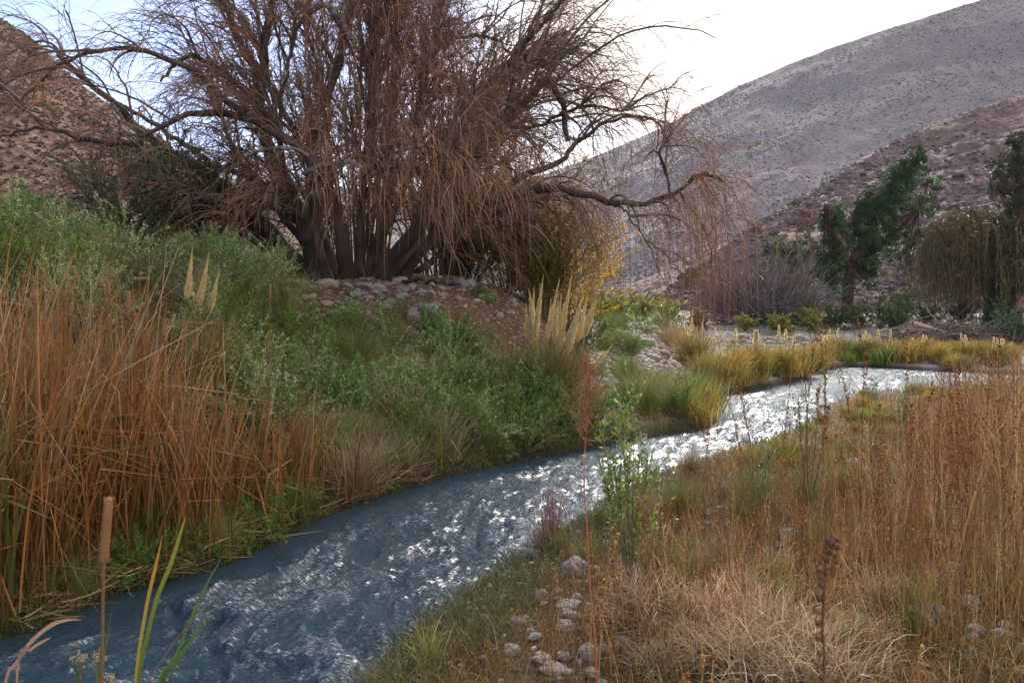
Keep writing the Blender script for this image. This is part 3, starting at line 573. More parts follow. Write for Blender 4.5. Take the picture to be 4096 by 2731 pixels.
CAT_ADJ = {'silver': 'silvery narrow-leaved shrub', 'green': 'fine-leaved dark green shrub', 'teal': 'upright blue-green shrub', 'dead': 'grey leafless twiggy shrub', 'tuft': 'arching olive green grass tuft', 'straw': 'straw coloured arching grass tuft'}
def scatter(n, pxr, Yr_, kinds, where, smin=.8, smax=1.25, cond=None, group_sfx='', dmin=.25):
    c = 0; tries = 0
    while c < n and tries < n*30:
        tries += 1; px = rng.uniform(*pxr); Yv = rng.uniform(*Yr_); x = px2(px, Yv)
        z, dl_, dr_, ins_, lf_ = ground(np.array([x]), np.array([Yv]), True)
        d = min(dl_[0], dr_[0])
        if ins_[0] or d < dmin: continue
        if cond and not cond(px, Yv, x, d): continue
        k = kinds[rng.integers(0, len(kinds))]; pr_ = LP[k][rng.integers(0, len(LP[k]))]
        s = rng.uniform(smin, smax); nrm = (rng.normal(0, .08), rng.normal(0, .08))
        pr_.place((x, Yv, z[0]-.03), rng.uniform(0, 6.28), (s, s, s*rng.uniform(.85, 1.15)), '%s %s' % (CAT_ADJ[k], where), '%ss %s' % (CAT_ADJ[k], where), nrm); c += 1
# big shrub mass at the far left rising to the hill
scatter(30, (-30, 105), (8.5, 14), ['silver', 'silver', 'green', 'teal', 'dead'], 'on the upper left bank behind the cattails', .8, 1.25)
scatter(16, (-20, 130), (13, 17), ['green', 'silver', 'teal'], 'high at the left edge under the brown slope', .8, 1.25)
scatter(34, (90, 300), (9.0, 12.5), ['green', 'tuft', 'tuft', 'silver', 'dead'], 'on the bank right behind the cattail stand', .75, 1.1)
scatter(46, (280, 470), (9.6, 12.6), ['green', 'green', 'tuft', 'silver', 'teal', 'straw'], 'on the slope below the willow stones', .65, 1.0)
scatter(30, (370, 540), (12.0, 13.9), ['green', 'green', 'tuft', 'silver'], 'just below the leaf litter slope', .45, .7)
scatter(34, (430, 600), (10.6, 13.6), ['green', 'silver', 'silver', 'green', 'teal', 'tuft'], 'on the waterside slope left of the pampas grass', .6, .95)
scatter(16, (400, 590), (10.2, 12.3), ['silver', 'silver', 'dead', 'green'], 'overhanging the water below the pampas grass', .6, .85, cond=lambda px, Y, x, d: d < .8, dmin=.05)
scatter(30, (590, 700), (13.2, 19), ['green', 'tuft', 'tuft', 'green', 'straw'], 'on the bank right of the big pampas grass', .6, 1.0, cond=lambda px, Y, x, d: d < 3)
scatter(22, (300, 450), (7.6, 10.4), ['straw', 'tuft', 'straw', 'green'], 'at the water edge right of the cattails', .6, .95, cond=lambda px, Y, x, d: d < 1.1, dmin=.05)
scatter(26, (-10, 300), (5, 8.6), ['green', 'tuft', 'green'], 'among the feet of the cattails', .3, .6, cond=lambda px, Y, x, d: d < 1.2, dmin=.03)
scatter(12, (440, 640), (9.8, 14), ['tuft'], 'low along the waterline', .3, .45, cond=lambda px, Y, x, d: d < .35, dmin=.02)
scatter(5, (478, 500), (13.4, 15.8), ['green', 'teal'], 'growing among the bank stones', .28, .42)
scatter(9, (210, 290), (12.5, 15), ['silver', 'tuft', 'teal'], 'left of the willow stones', .6, 1.0)

# ------------------------------------------------------------------ cattails
CT = [(.19, .075, .025), (.27, .10, .03), (.07, .04, .015), (.12, .09, .02), (.30, .13, .045)]; CTT = [(.46, .21, .06), (.38, .14, .035), (.32, .12, .03), (.62, .46, .30)]
def cattail_clump(rng, n, h, sx, sy, cols=CT, tips=CTT, lean=.10, w=.013, green=.06):
    k = 9; az = rng.uniform(0, 6.283, n); b0 = np.stack([rng.normal(0, sx, n), rng.normal(0, sy, n), 0*az], 1); t = np.linspace(0, 1, k)
    Ln = h*rng.uniform(.45, 1.08, n); th = np.abs(rng.normal(0, lean, n)); P = grow(b0, az, th, rng.uniform(-.1, .6, n), Ln, k, rng, .02)
    nb_ = rng.random(n) < .27; tb = rng.uniform(.3, .8, n)                       # broken, folded leaves
    TH = th[:, None]+.1*t[None]+np.where((t[None] > tb[:, None]) & nb_[:, None], rng.uniform(.9, 2.3, n)[:, None], 0)
    D = np.stack([np.sin(TH)*np.cos(az)[:, None], np.sin(TH)*np.sin(az)[:, None], np.cos(TH)], -1)[:, :-1]*(Ln/(k-1))[:, None, None]
    PB = np.concatenate([b0[:, None], b0[:, None]+np.cumsum(D, 1)], 1); P = np.where(nb_[:, None, None], PB, P); P[..., 2] = np.maximum(P[..., 2], .02)
    c = pal(cols, n, rng, .35); g = rng.random(n) < green; c[g] = pal([(.12, .14, .03), (.20, .17, .03)], g.sum(), rng); tp = np.where(g[:, None], c*1.3, pal(tips, n, rng, .2))
    C = c[:, None]*(1-t[None, :, None]**2)+tp[:, None]*t[None, :, None]**2
    mb = MB(); ribbons(mb, P, w*np.array([1, 1, 1, 1, .95, .85, .7, .45, .06])[None]*rng.uniform(.5, 1.15, (n, 1)), C, rng); return mb
def bankpt(s, off):                       # point off the left bank line, s = 0..1 between the two ends of the reed bed
    a_ = np.array([(-4.3, 4.62), (-3.23, 5.02), (-2.92, 5.77), (-2.33, 6.5), (-1.84, 8.08), (-1.02, 9.53)]); L_ = spline(a_, 60); i = int(np.clip(s, 0, .98)*59); T = unit(L_[min(i+1, 59)]-L_[i]); nrm = np.array([-T[1], T[0]]); q = L_[i]+nrm*off; return np.array([q[0], q[1], gz(q[0], q[1])])
CL = [(-.06, .5, .95, 'at the left edge nearest the camera'), (.02, 1.4, 1.2, 'at the left edge behind the nearest one'), (.10, .35, 1.35, 'on the waterline behind the tall foreground cattail'), (.16, 1.0, 2.0, 'left of the middle of the stand'), (.22, .4, 1.9, 'at the waterline left of the green leaved one'),
      (.28, 1.3, 2.35, 'behind the tallest stems'), (.32, .5, 2.25, 'in the middle with the tallest stems'), (.38, 1.2, 2.3, 'in the middle just before the cream plumes'), (.44, .45, 2.15, 'right of the middle by the water'), (.50, 1.1, 2.1, 'right of the middle, set back on the bank'),
      (.56, .4, 1.8, 'leaning over the water on the right side'), (.62, 1.0, 1.7, 'on the right side, set back'), (.70, .35, 1.35, 'short one near the right end of the stand'), (.80, .4, 1.1, 'shortest one at the right end of the stand')]
for s, off, h_, lab in CL:
    p = bankpt(s, off); o = cattail_clump(rng, int(110+80*h_), h_*rng.uniform(.9, 1.08), .22, .22, lean=.17, w=.0125).build('cattail_clump', M_DRY, loc=tuple(p-[0, 0, .05])); tag(o, 'dry rust brown cattail clump, '+lab, 'cattail clump', 'cattail clumps of the left reed stand')
o = cattail_clump(rng, 26, 1.75, .05, .05, cols=[(.13, .16, .05), (.20, .18, .04)], tips=[(.3, .2, .04)], lean=.07, w=.02, green=1).build('cattail_clump', M_GRASS, loc=tuple(bankpt(.2, .02)-[0, 0, .06])); tag(o, 'yellow-green leaved cattail clump standing in the water before the brown ones', 'cattail clump')
o = cattail_clump(rng, 16, .85, .04, .04, cols=[(.12, .15, .03), (.30, .17, .03)], tips=[(.3, .2, .04)], lean=.15, w=.02, green=1).build('cattail_clump', M_GRASS, loc=tuple(G(440, 9.9)-[0, 0, .06])); tag(o, 'small yellow-green reed clump at the waterline in mid river bank', 'cattail clump')
def spike(p_top, p_bot, ground_p, label, r=.013, rs=.004, group='cattail spikes rising above the reed stand', col=((.20, .105, .06), (.25, .14, .08)), fuzz=0):
    g0 = np.array(ground_p, float); o = thing('cattail', label, 'cattail', tuple(g0), group=group); top = np.array(p_top)-g0; bot = np.array(p_bot)-g0
    mb = MB(); tubes(mb, spline([[0, 0, -.03], bot*.5+[.01, 0, 0], bot], 10)[None], np.linspace(rs*1.3, rs, 10)[None], pal([(.20, .12, .05)], 1, rng), 6); mb.build('stem', M_DRY, o, True)
    mb = MB(); t = np.array([0, .03, .08, .2, .4, .6, .8, .93, .98, 1.0]); P = bot+(top-bot)*t[:, None]; R = r*np.array([.3, .85, 1, 1.02, 1, .98, .97, .92, .6, .1])*(1+rng.normal(0, .02, 10))
    tubes(mb, P[None], R[None], pal(col, 10, rng, .08)[None], 14)
    if fuzz:
        n_ = fuzz; tt_ = rng.uniform(0, 1, n_); q = bot+(top-bot)*tt_[:, None]; ax = unit(top-bot); d = unit(np.cross(ax, rng.normal(size=(n_, 3)))); leaves(mb, q+d*r*.93, d+rng.normal(0, .3, (n_, 3)), r*.34, r*.06, pal([(.42, .24, .12), (.22, .11, .055)], n_, rng), rng)
    mb.build('seed_head', M_PEB, o, True); return o
SP = [(155, 180, 240, 7.0, 'left end of the stand'), (450, 115, 165, 7.4, 'left one of the high group of three'), (497, 75, 130, 7.6, 'highest of the high group of three'), (483, 140, 205, 7.3, 'lowest of the high group of three'), (575, 182, 300, 7.0, 'long head right of the high group'),
      (603, 280, 330, 7.0, 'small head below the long one'), (605, 350, 385, 6.9, 'tiny worn head in mid stand'), (735, 305, 390, 7.0, 'pale head before the folded leaves'), (880, 345, 455, 6.9, 'head below the cream plumes'), (945, 530, 630, 6.8, 'head low among orange leaves'), (1200, 362, 455, 7.6, 'leaning head at the right end of the stand'), (970, 410, 440, 7.0, 'short head below the plumes'), (320, 232, 300, 7.2, 'head at left among pale leaves'), (1208, 150, 225, 8.2, 'thin head standing alone before the willow stones')]
for zx, y0, y1, Yd, lab in SP:
    px = zx*.2233; Yd = float(np.interp(px, [20, 110, 220, 275], [5.5, 6.0, 7.0, 7.9])); p1 = A(px+.5, 250+y0*.2233, Yd); p0 = A(px-rng.uniform(-1, 1), 250+y1*.2233, Yd); gp = G(px-2, Yd); spike(p1, p0, gp, 'brown cattail spike, '+lab, r=.017 if zx < 1000 else .013)
# matted dead reed litter along the foot of the stand
mb = MB(); n_ = 340; q = np.array([bankpt(v, o_) for v, o_ in zip(rng.uniform(-.02, 1, n_), rng.normal(.06, .12, n_))]); az = rng.normal(.9, 1.3, n_)+np.pi*rng.integers(0, 2, n_); P = grow(q*[1, 1, 0]+np.stack([0*az, 0*az, np.maximum(q[:, 2], -.02)+rng.uniform(.0, .12, n_)], 1), az, rng.uniform(1.2, 1.75, n_), rng.uniform(-.3, .35, n_), rng.uniform(.12, .5, n_), 6, rng, .09)
P[..., 2] = np.maximum(P[..., 2], -.01); ribbons(mb, P, .012*np.array([1, 1, .95, .85, .6, .1])[None]*rng.uniform(.5, 1.2, (n_, 1)), pal([(.36, .22, .12), (.20, .12, .06), (.50, .36, .24), (.12, .08, .04)], n_, rng, .3), rng)
tag(mb.build('reed_litter', M_DRY), 'matted dead reed litter along the waterline under the cattails', 'litter', kind='stuff')
# the foreground cattail and its green blades
spike(A(109, 496, 2.6), A(103.5, 562, 2.6), (px2(92, 2.6), 2.6, gz(px2(92, 2.6), 2.6)), 'tall cattail with a long tan seed head standing nearest the camera at left', r=.013, rs=.005, group=None, col=((.33, .16, .07), (.38, .2, .09)), fuzz=7000)
def blade(pts, Yd, w, c0, c1, label, name='reed', lean=0.0, cat='reed'):
    P = [A(x, y, Yd) for x, y in pts]; b0 = np.array([P[0][0]-(P[1][0]-P[0][0])*.4, Yd, gz(P[0][0], Yd)-.02]); S = spline([b0]+P, 22); t = np.linspace(0, 1, 22)
    mb = MB(); C = np.array(c0)*(1-t[:, None])+np.array(c1)*t[:, None]; wv = w*np.minimum(1, (1-t)*3.2+.05); off = np.array([0, 1.0, 0])
    # shallow V section
    T = frames(S[None])[0]; sd_ = unit(np.cross(T, np.array([.25, 1, 0]))); V = np.stack([S-sd_*wv[:, None]/2, S+np.array([0, 1, 0])*wv[:, None]*.22, S+sd_*wv[:, None]/2], 1)-b0
    i = np.arange(21)*3; Q = np.concatenate([np.stack([i, i+1, i+4, i+3], 1), np.stack([i+1, i+2, i+5, i+4], 1)]); mb.add(V, Q, np.repeat(C, 3, 0))
    return tag(mb.build(name, M_GRASS, loc=tuple(b0)), label, cat)
GB = (.08, .15, .03); YG = (.30, .26, .03); OR = (.42, .20, .03)
blade([(136, 683), (146, 610), (156, 565), (163, 534)], 2.9, .014, (.26, .26, .03), OR, 'orange-tipped reed blade right of the tall foreground cattail')
blade([(139, 683), (149, 630), (158, 595), (172, 560), (182, 528), (186, 515)], 2.9, .017, GB, YG, 'broad green reed blade with a yellow tip, second right of the foreground cattail')
blade([(158, 690), (176, 655), (191, 619), (206, 585), (224, 553)], 3.0, .014, GB, (.07, .16, .05), 'slim dark green reed blade reaching right over the water')
blade([(160, 690), (176, 662), (195, 635), (219, 607)], 3.0, .014, GB, (.10, .18, .04), 'short green reed blade bending low to the right')
blade([(148, 690), (165, 655), (186, 627), (205, 606), (229, 590)], 3.0, .005, (.18, .05, .03), (.35, .22, .15), 'thin dark red stalk crossing the green reed blades')
blade([(99, 690), (102, 665), (107, 640), (113, 606)], 2.8, .012, (.16, .2, .03), GB, 'green reed blade close to the foreground cattail stem')
blade([(76, 690), (79, 672), (82, 650)], 2.8, .012, (.10, .15, .03), GB, 'short green reed blade left of the foreground cattail')
blade([(5, 690), (17, 662), (32, 640), (52, 624), (68, 619), (82, 619)], 2.8, .014, (.30, .16, .10), (.42, .28, .18), 'pale dry reed leaf arching at the bottom left corner')
blade([(18, 668), (32, 648), (44, 640), (52, 636)], 2.8, .010, (.34, .2, .12), (.42, .28, .18), 'short pale dry reed leaf under the arching one')
for px, py, lab in ((81, 658, 'left'), (97, 655, 'middle'), (112, 678, 'right')):
    b0 = np.array([px2(px, 2.7), 2.7, gz(px2(px, 2.7), 2.7)]); tp = A(px, py, 2.7)-b0; o = thing('dry_umbel', 'small dry cream flower umbel at the bottom left corner, %s one of three' % lab, 'flower', tuple(b0)); n_ = 12
    e = tp+rng.normal(0, .012, (n_, 3)); P = np.stack([np.tile(tp-[0, 0, .06], (n_, 1)), (tp-[0, 0, .03]+e)/2, e], 1); mb = MB(); tubes(mb, spline([[0, 0, 0], tp*.5, tp-[0, 0, .055]], 8)[None], .0022, (.2, .17, .08), 4); tubes(mb, P, .0012, (.25, .2, .1), 3); mb.build('stem', M_DRY, o)
    mb = MB(); q = np.repeat(e, 7, 0)+rng.normal(0, .004, (n_*7, 3)); blobs(mb, q, .0019, pal([(.5, .38, .25), (.4, .28, .15)], len(q), rng), rng, 2); mb.build('flower_head', M_PEB, o, True)
# ------------------------------------------------------------------ pampas grass
PLC = [(.90, .72, .36), (.70, .52, .23), (.92, .82, .52)]
def plume_mesh(top, bot, rng, r=.045, n=900, lw=1.0):
    """feathery spindle between bot and top (local coordinates)"""
    mb = MB(); ax = unit(top-bot); Ln = np.linalg.norm(top-bot); t = rng.random(n)**.9; rr = r*np.minimum(1, t*4+.15)*(1-t)**.9
    d = unit(np.cross(ax, rng.normal(size=(n, 3)))); p = bot+(top-bot)*t[:, None]+d*(rr*rng.random(n))[:, None]*.5
    leaves(mb, p, ax*1.0+d*rng.uniform(.03, .5, (n, 1))*(1.1-t[:, None]), np.clip(Ln*.17, .03, .13)*rng.uniform(.5, 1.2, n)*(1.15-.85*t), .0078*max(1, r/.045)*(4.5 if n < 200 else 2 if n < 400 else 1), pal(PLC, n, rng, .12), rng)
    tubes(mb, (bot+(top-bot)*np.linspace(0, 1, 6)[:, None])[None], (r*np.array([.10, .22, .2, .14, .07, .01]))[None], pal(PLC, 1, rng, .05), 6)
    return mb
def pampas(base, tips, label, nl, hl, w=.008, cols=None, tips_c=None, group=None, r=.045, n=900, Lp=.45, spread=.4, bend=1.5):
    o = thing('pampas_grass', label, 'pampas grass', tuple(base), group=group); mb = MB(); az = rng.uniform(0, 6.283, nl)
    b0 = rng.normal(0, .12*hl, (nl, 3))*[1, 1, 0]; P = grow(b0, az, np.abs(rng.normal(.1, spread*.6, nl)), rng.uniform(.2, bend, nl), hl*rng.uniform(.5, 1.15, nl), 7, rng, .03); P[..., 2] = np.maximum(P[..., 2], -.1)
    c = pal(cols or OLV+GR, nl, rng, .38); tp = pal(tips_c or [(.27, .22, .09), (.2, .18, .07)], nl, rng); t = np.linspace(0, 1, 7)[None, :, None]
    ribbons(mb, P, w*np.array([1, 1, 1, .85, .7, .45, .08])[None]*rng.uniform(.6, 1.1, (nl, 1)), c[:, None]*(1-t)+tp[:, None]*t, rng); mb.build('leaves', M_GRASS, o)
    for tip, bot in tips:
        tl = np.array(tip)-base; bl = np.array(bot)-base; s0 = np.array([rng.normal(0, .06), rng.normal(0, .06), 0]); st = MB()
        tubes(st, spline([s0, s0*.6+bl*np.array([.4, .4, .55]), bl, bl+(tl-bl)*.1], 10)[None], .005, (.22, .2, .08), 4); ps = plume_mesh(tl, bl, rng, r, n)
        pl = ps.build('plume', M_PLUME, o); st.build('stem', M_GRASS, pl)
    return o
b = G(553, 12.9); T = []
for (tx, ty), (bx, by) in zip([(534, 288), (543, 277), (559, 281), (572, 273), (583, 295), (587.5, 296), (598, 297), (526, 304), (529, 300), (551, 300), (564, 303), (580, 310)],
                              [(531, 336), (535, 330), (546, 340), (560, 338), (566, 345), (577, 340), (584, 335), (527, 338), (536, 350), (546, 352), (557, 350), (560, 352)]):
    dY = rng.uniform(-.35, .35); T.append((A(tx, ty, 12.9+dY), A(bx, by+3, 12.9+dY*.5)))

for _ in range(9):
    tx = rng.uniform(528, 598); ty = rng.uniform(290, 322); dY = rng.uniform(-.4, .4); T.append((A(tx, ty, 12.9+dY), A(tx*.6+553*.4-2, ty+rng.uniform(38, 52), 12.9+dY)))
T.append((A(612, 346, 12.4), A(595, 363, 12.4)))
pampas(b, T, 'large pampas grass clump with a fan of about twenty cream plumes in the middle of the far bank', 2200, 1.35, spread=.3, cols=[(.10, .12, .035), (.16, .14, .04), (.07, .10, .03)], tips_c=[(.3, .24, .10), (.22, .2, .08)], r=.052, n=3600)
b = G(209, 9.6); pampas(b, [(A(192.5, 249, 9.6), A(187.5, 300, 9.6)), (A(209, 254, 9.6), A(199, 306, 9.6)), (A(219.5, 270, 9.4), A(210, 312, 9.5))], 'pampas grass with three cream plumes rising behind the cattails', 500, .95, r=.042, n=2400)
YC = [(.34, .25, .05), (.25, .21, .05), (.42, .29, .07)]; YO = [(.22, .20, .05), (.15, .16, .05), (.28, .22, .06)]
b = G(692, 22.5); pampas(b, [(A(x, y, 22.5), A(x-1+.15*(693-x), y+r_, 22.5)) for x, y, r_ in ((686.5, 321, 17), (692.5, 310, 22), (690, 322, 18), (704, 315, 18), (697, 326, 16), (682, 330, 14), (721, 330, 14), (714, 333, 12), (708, 336, 12))], 'yellow-green pampas grass with pale plumes between the gravel and the stream bend', 900, 1.35, w=.014, cols=YO, tips_c=YC, r=.05, n=350)
# yellow grass clumps along the far bank, some with short white plumes
k = 0
ZL = [(640, 120, 1), (735, 170, 0), (750, 150, 1), (795, 130, 2), (865, 175, 0), (925, 110, 2), (985, 165, 1), (1050, 175, 0), (1100, 180, 0), (1160, 150, 2), (1195, 135, 2), (1230, 140, 2), (1300, 175, 0), (1370, 178, 0), (1415, 150, 2), (1440, 150, 1), (1500, 140, 2), (1550, 150, 2), (1620, 185, 0), (1690, 175, 1), (1765, 165, 2), (1850, 190, 0), (1975, 175, 3), (2015, 180, 1), (2100, 205, 0), (2195, 195, 2), (2235, 190, 2), (2265, 190, 1)]
for zx, zy, npl in ZL:
    px = 625+zx*.16965+rng.uniform(-1, 1)
    # stand just behind the far water edge in that direction
    Yv = np.linspace(14, 45, 500); Xv = px2(px, Yv); iw = inside(Xv, Yv); last = Yv[iw].max() if iw.any() else 27
    green = 1150 < zx < 1500 and npl < 2; Yd = last+rng.uniform(.7, 2.0); hgt = rng.uniform(.75, .95)*(1 if zx < 1150 else .85)
    base_ = G(px, Yd); tips = []
    for q in range(npl):
        x_ = px+rng.uniform(-4, 4); top = 312.5+zy*.16965+rng.uniform(-9, -2); tips.append((A(x_+rng.uniform(-1, 2), top, Yd), A(x_, top+rng.uniform(11, 16), Yd)))
    where = ['by the pale gravel at its left end', 'opposite the leafless grey bush', 'below the tall pepper tree', 'in front of the driftwood pile', 'at its right end beyond the driftwood'][min(4, int((px-728)/52)) if px > 728 else 0]
    pampas(base_, tips, ('green and olive' if green else 'bright yellow')+' grass clump on the far bank '+where+(' with %d white plumes' % npl if npl > 1 else ' with one white plume' if npl else ''), 520, hgt*1.05, w=.017, cols=(OLV+GR) if green else YC, tips_c=YC if not green else YO, group='grass clumps along the far bank', r=.085, n=190); k += 1
# yellow and olive tufts filling the far bank
def far_tuft(i): return tuft(rng, 'far_grass_tuft', 'x', 'grass tuft', None, 360, .8, .018, [YC, YO, OLV+GR][i], .35, 1.0, .22, wig=.03)
FT = [Proto(far_tuft(i)) for i in (0, 0, 1, 2)]
def ft_place(kind, x, y, s, lab): FT[kind].place((x, y, gz(x, y)-.03), rng.uniform(0, 6), s, lab, lab.replace('tuft', 'tufts'))
for i in range(75):
    px = rng.uniform(695, 985) if i < 85 else rng.uniform(672, 760); Yv = np.linspace(13, 45, 400); Xv = px2(px, Yv); iw = inside(Xv, Yv); last = Yv[iw].max() if iw.any() else 26
    Yd = last+rng.uniform(.15, 3.4); kind = 3 if (820 < px < 885 and rng.random() < .75) else (rng.integers(0, 3))
    x = px2(px, Yd); ft_place(kind, x, Yd, rng.uniform(.35, 1.1), {0: 'yellow grass tuft', 1: 'yellow grass tuft', 2: 'olive yellow grass tuft', 3: 'green grass tuft'}[kind]+(' beside the bend of the stream' if px > 760 else ' between the gravel bar and the stream'))
for i in range(46):     # right bank edge, yellow green
    j = rng.integers(0, 109); px = 0
    a_ = RB[rng.integers(62, 97)]; d_ = rng.uniform(.3, 2.6); x, y = a_[0]+d_*.6+rng.normal(0, .3), a_[1]-d_*.8
    if inside(np.array([x]), np.array([y]))[0]: continue
    ft_place(int(rng.integers(0, 4)) if i % 3 else 2, x, y, rng.uniform(.22, .45), 'yellow green grass tuft on the near side of the far water')

# ------------------------------------------------------------------ right-hand trees
def clumptree(name, label, base, trunk, limbs, blobs_, cols, nleaf, lL, lW, up=0, barkc=((.10, .05, .035), (.07, .035, .025)), extra=None):
    base = np.array(base); o = thing(name, label, 'tree', tuple(base)); mb = MB()
    P = spline([np.array(p)-base for p in trunk[0]], 16); tubes(mb, P[None], np.linspace(trunk[1], trunk[2], 16)[None]*(1+.08*np.sin(np.arange(16)*2.1))[None], pal(barkc, 16, rng)[None], 10); mb.build('trunk', M_BARK, o, True)
    br = MB(); ends = []
    for l, r0, r1 in limbs:
        P = spline([np.array(p)-base for p in l], 14); tubes(br, P[None], np.linspace(r0, r1, 14)[None], pal(barkc, 14, rng)[None], 7); ends.append(P)
    cm = MB()
    for c, rad, wgt in blobs_:
        c = np.array(c)-base; rad = np.array(rad); ns = int(16*wgt)+4
        s = np.tile(min(ends, key=lambda e: np.linalg.norm(e[-1]-c))[-1] if ends else c, (ns, 1)); e = c+unit(rng.normal(size=(ns, 3)))*rad*rng.uniform(.3, .95, (ns, 1)); mid = (s+e)/2+rng.normal(0, .2, (ns, 3))
        tubes(br, np.stack([s, mid, e], 1), np.array([.03, .02, .01])[None]*np.ones((ns, 1)), pal(barkc, ns, rng), 3)
        n_ = int(nleaf*wgt); sub = c+unit(rng.normal(size=(ns*3, 3)))*rad*rng.uniform(.2, 1.4, (ns*3, 1))**.7; kk = rng.integers(0, len(sub), n_)
        p = sub[kk]+rng.normal(0, 1, (n_, 3))*rad.mean()*.13; cc = pal(cols, len(sub), rng, .28)[kk]
        d = np.array([[0, 0, -1.0 if not up else .3]])+rng.normal(0, .7, (n_, 3)); leaves(cm, p, d, lL*rng.uniform(.6, 1.3, n_), lW, cc*np.exp(rng.normal(0, .35, (n_, 1))), rng)
    br.build('limb', M_BARK, o, True); cm.build('crown', M_LEAF, o); return o
PD = 48.0
def a(x, y, D=PD): return A(x*.43537, y*.43537, D)
# blobs given in 2352-px photo pixels: centre, radius in px
def bl(x, y, r, wgt, D=PD, dy=0, asp=1.0): q = r*.43537/F*D; q *= .8; return (A(x*.43537, y*.43537, D+dy), (q, q*.9, q*asp), wgt)
PG = [(.035, .085, .025), (.055, .12, .03), (.02, .045, .016), (.09, .14, .04)]
gb = G(848, PD)
clumptree('pepper_tree', 'tall leaning dark green pepper tree with a forked reddish trunk', gb, ([gb-[0, 0, .3], a(1945, 700), a(1950, 640), a(1958, 600)], .40, .28),
 [([a(1955, 620), a(1930, 570), a(1900, 520), a(1895, 470)], .3, .1), ([a(1958, 600), a(1990, 540), a(2005, 480), a(2040, 430), a(2075, 390)], .35, .1), ([a(1965, 600), a(2030, 550), a(2080, 510), a(2110, 480)], .22, .06), ([a(1985, 560), a(1960, 500), a(1990, 440)], .2, .06)],
 [bl(2065, 410, 55, 1.3), bl(2095, 380, 34, .5), bl(2110, 355, 22, .25), bl(2045, 460, 45, .9), bl(1995, 480, 45, 1.1), bl(1975, 520, 40, 1.0), bl(2030, 530, 50, 1.0), bl(1985, 570, 50, 1.2), bl(1915, 500, 38, .7), bl(1900, 560, 34, .4), bl(1905, 610, 45, 1.0), bl(1990, 620, 40, .7), bl(2090, 550, 38, .35), bl(2120, 470, 40, .35), bl(1930, 650, 40, .5), bl(2075, 590, 30, .2), bl(2140, 420, 30, .18)],
 PG, 3600, .17, .055)
gb = G(762, 52)
D = 52
clumptree('small_tree', 'short round dark green tree left of the pepper tree', gb, ([gb-[0, 0, .3], a(1785, 680, D), a(1790, 640, D)], .2, .12), [([a(1790, 650, D), a(1800, 610, D), a(1810, 580, D)], .1, .05)], [bl(1800, 590, 50, 1.0, D), bl(1770, 575, 30, .4, D), bl(1840, 570, 34, .5, D), bl(1830, 620, 40, .6, D)], PG, 3600, .17, .055)
D = 50
gb = G(812, D); o = clumptree('bare_tree', 'leafless reddish tree with forked bare branches left of the pepper tree', gb, ([gb-[0, 0, .3], a(1850, 690, D), a(1855, 640, D), a(1870, 590, D)], .22, .12), [([a(1870, 590, D), a(1858, 540, D), a(1868, 480, D), a(1875, 430, D)], .11, .02), ([a(1865, 600, D), a(1885, 560, D), a(1905, 520, D), a(1920, 470, D)], .10, .02), ([a(1858, 640, D), a(1835, 580, D), a(1830, 520, D), a(1845, 470, D)], .08, .02), ([a(1868, 560, D), a(1850, 520, D), a(1838, 480, D)], .06, .015)], [bl(1870, 500, 50, .8, D), bl(1900, 480, 35, .5, D), bl(1840, 520, 40, .5, D)], [(.2, .11, .08)], 60, .08, .03, barkc=((.30, .14, .10), (.22, .11, .08)))
D = 46
gb = G(985, D); YW = [(.24, .18, .03), (.16, .13, .03), (.30, .21, .04), (.10, .09, .03)]
o = clumptree('yellow_willow', 'drooping olive-yellow willow left of the dark tree at the right edge', gb, ([gb-[0, 0, .3], a(2285, 660, D), a(2270, 620, D), a(2230, 590, D)], .35, .2), [([a(2230, 590, D), a(2200, 560, D), a(2160, 560, D), a(2140, 590, D)], .16, .04), ([a(2250, 600, D), a(2210, 520, D), a(2180, 500, D)], .15, .04), ([a(2260, 600, D), a(2250, 520, D), a(2230, 480, D)], .15, .04)], [bl(2180, 530, 45, .5, D), bl(2230, 500, 45, .5, D), bl(2150, 590, 36, .3, D), bl(2270, 540, 45, .4, D)], YW, 900, .2, .05)
wil = MB(); n_ = 1500; s = np.array([a(*q, D) for q in zip(rng.uniform(2125, 2310, n_), rng.uniform(480, 620, n_))]); s[:, 1] += rng.normal(0, 1.3, n_); cx = np.abs(s[:, 0]-a(2225, 0, D)[0])
s[:, 2] -= cx*.3; P = branch(s, rng.normal(0, .5, (n_, 3))+[0, 0, .2], rng.uniform(1.2, 4.6, n_), 9, 6, .05, rng); P[..., 2] = np.maximum(P[..., 2], 1.3); P = P-np.array(o.location)
tubes(wil, P, np.linspace(.016, .008, 9)[None]*np.ones((n_, 1)), pal([(.13, .09, .04)], n_, rng), 3); i = rng.integers(0, n_, 17000); p, T = pick(P[i], rng.random(17000)); leaves(wil, p, T+rng.normal(0, .35, (17000, 3)), .17, .04, pal(YW, n_, rng, .25)[i], rng); wil.build('hanging_foliage', M_LEAF, o)
D = 44; gb = G(1016, D)
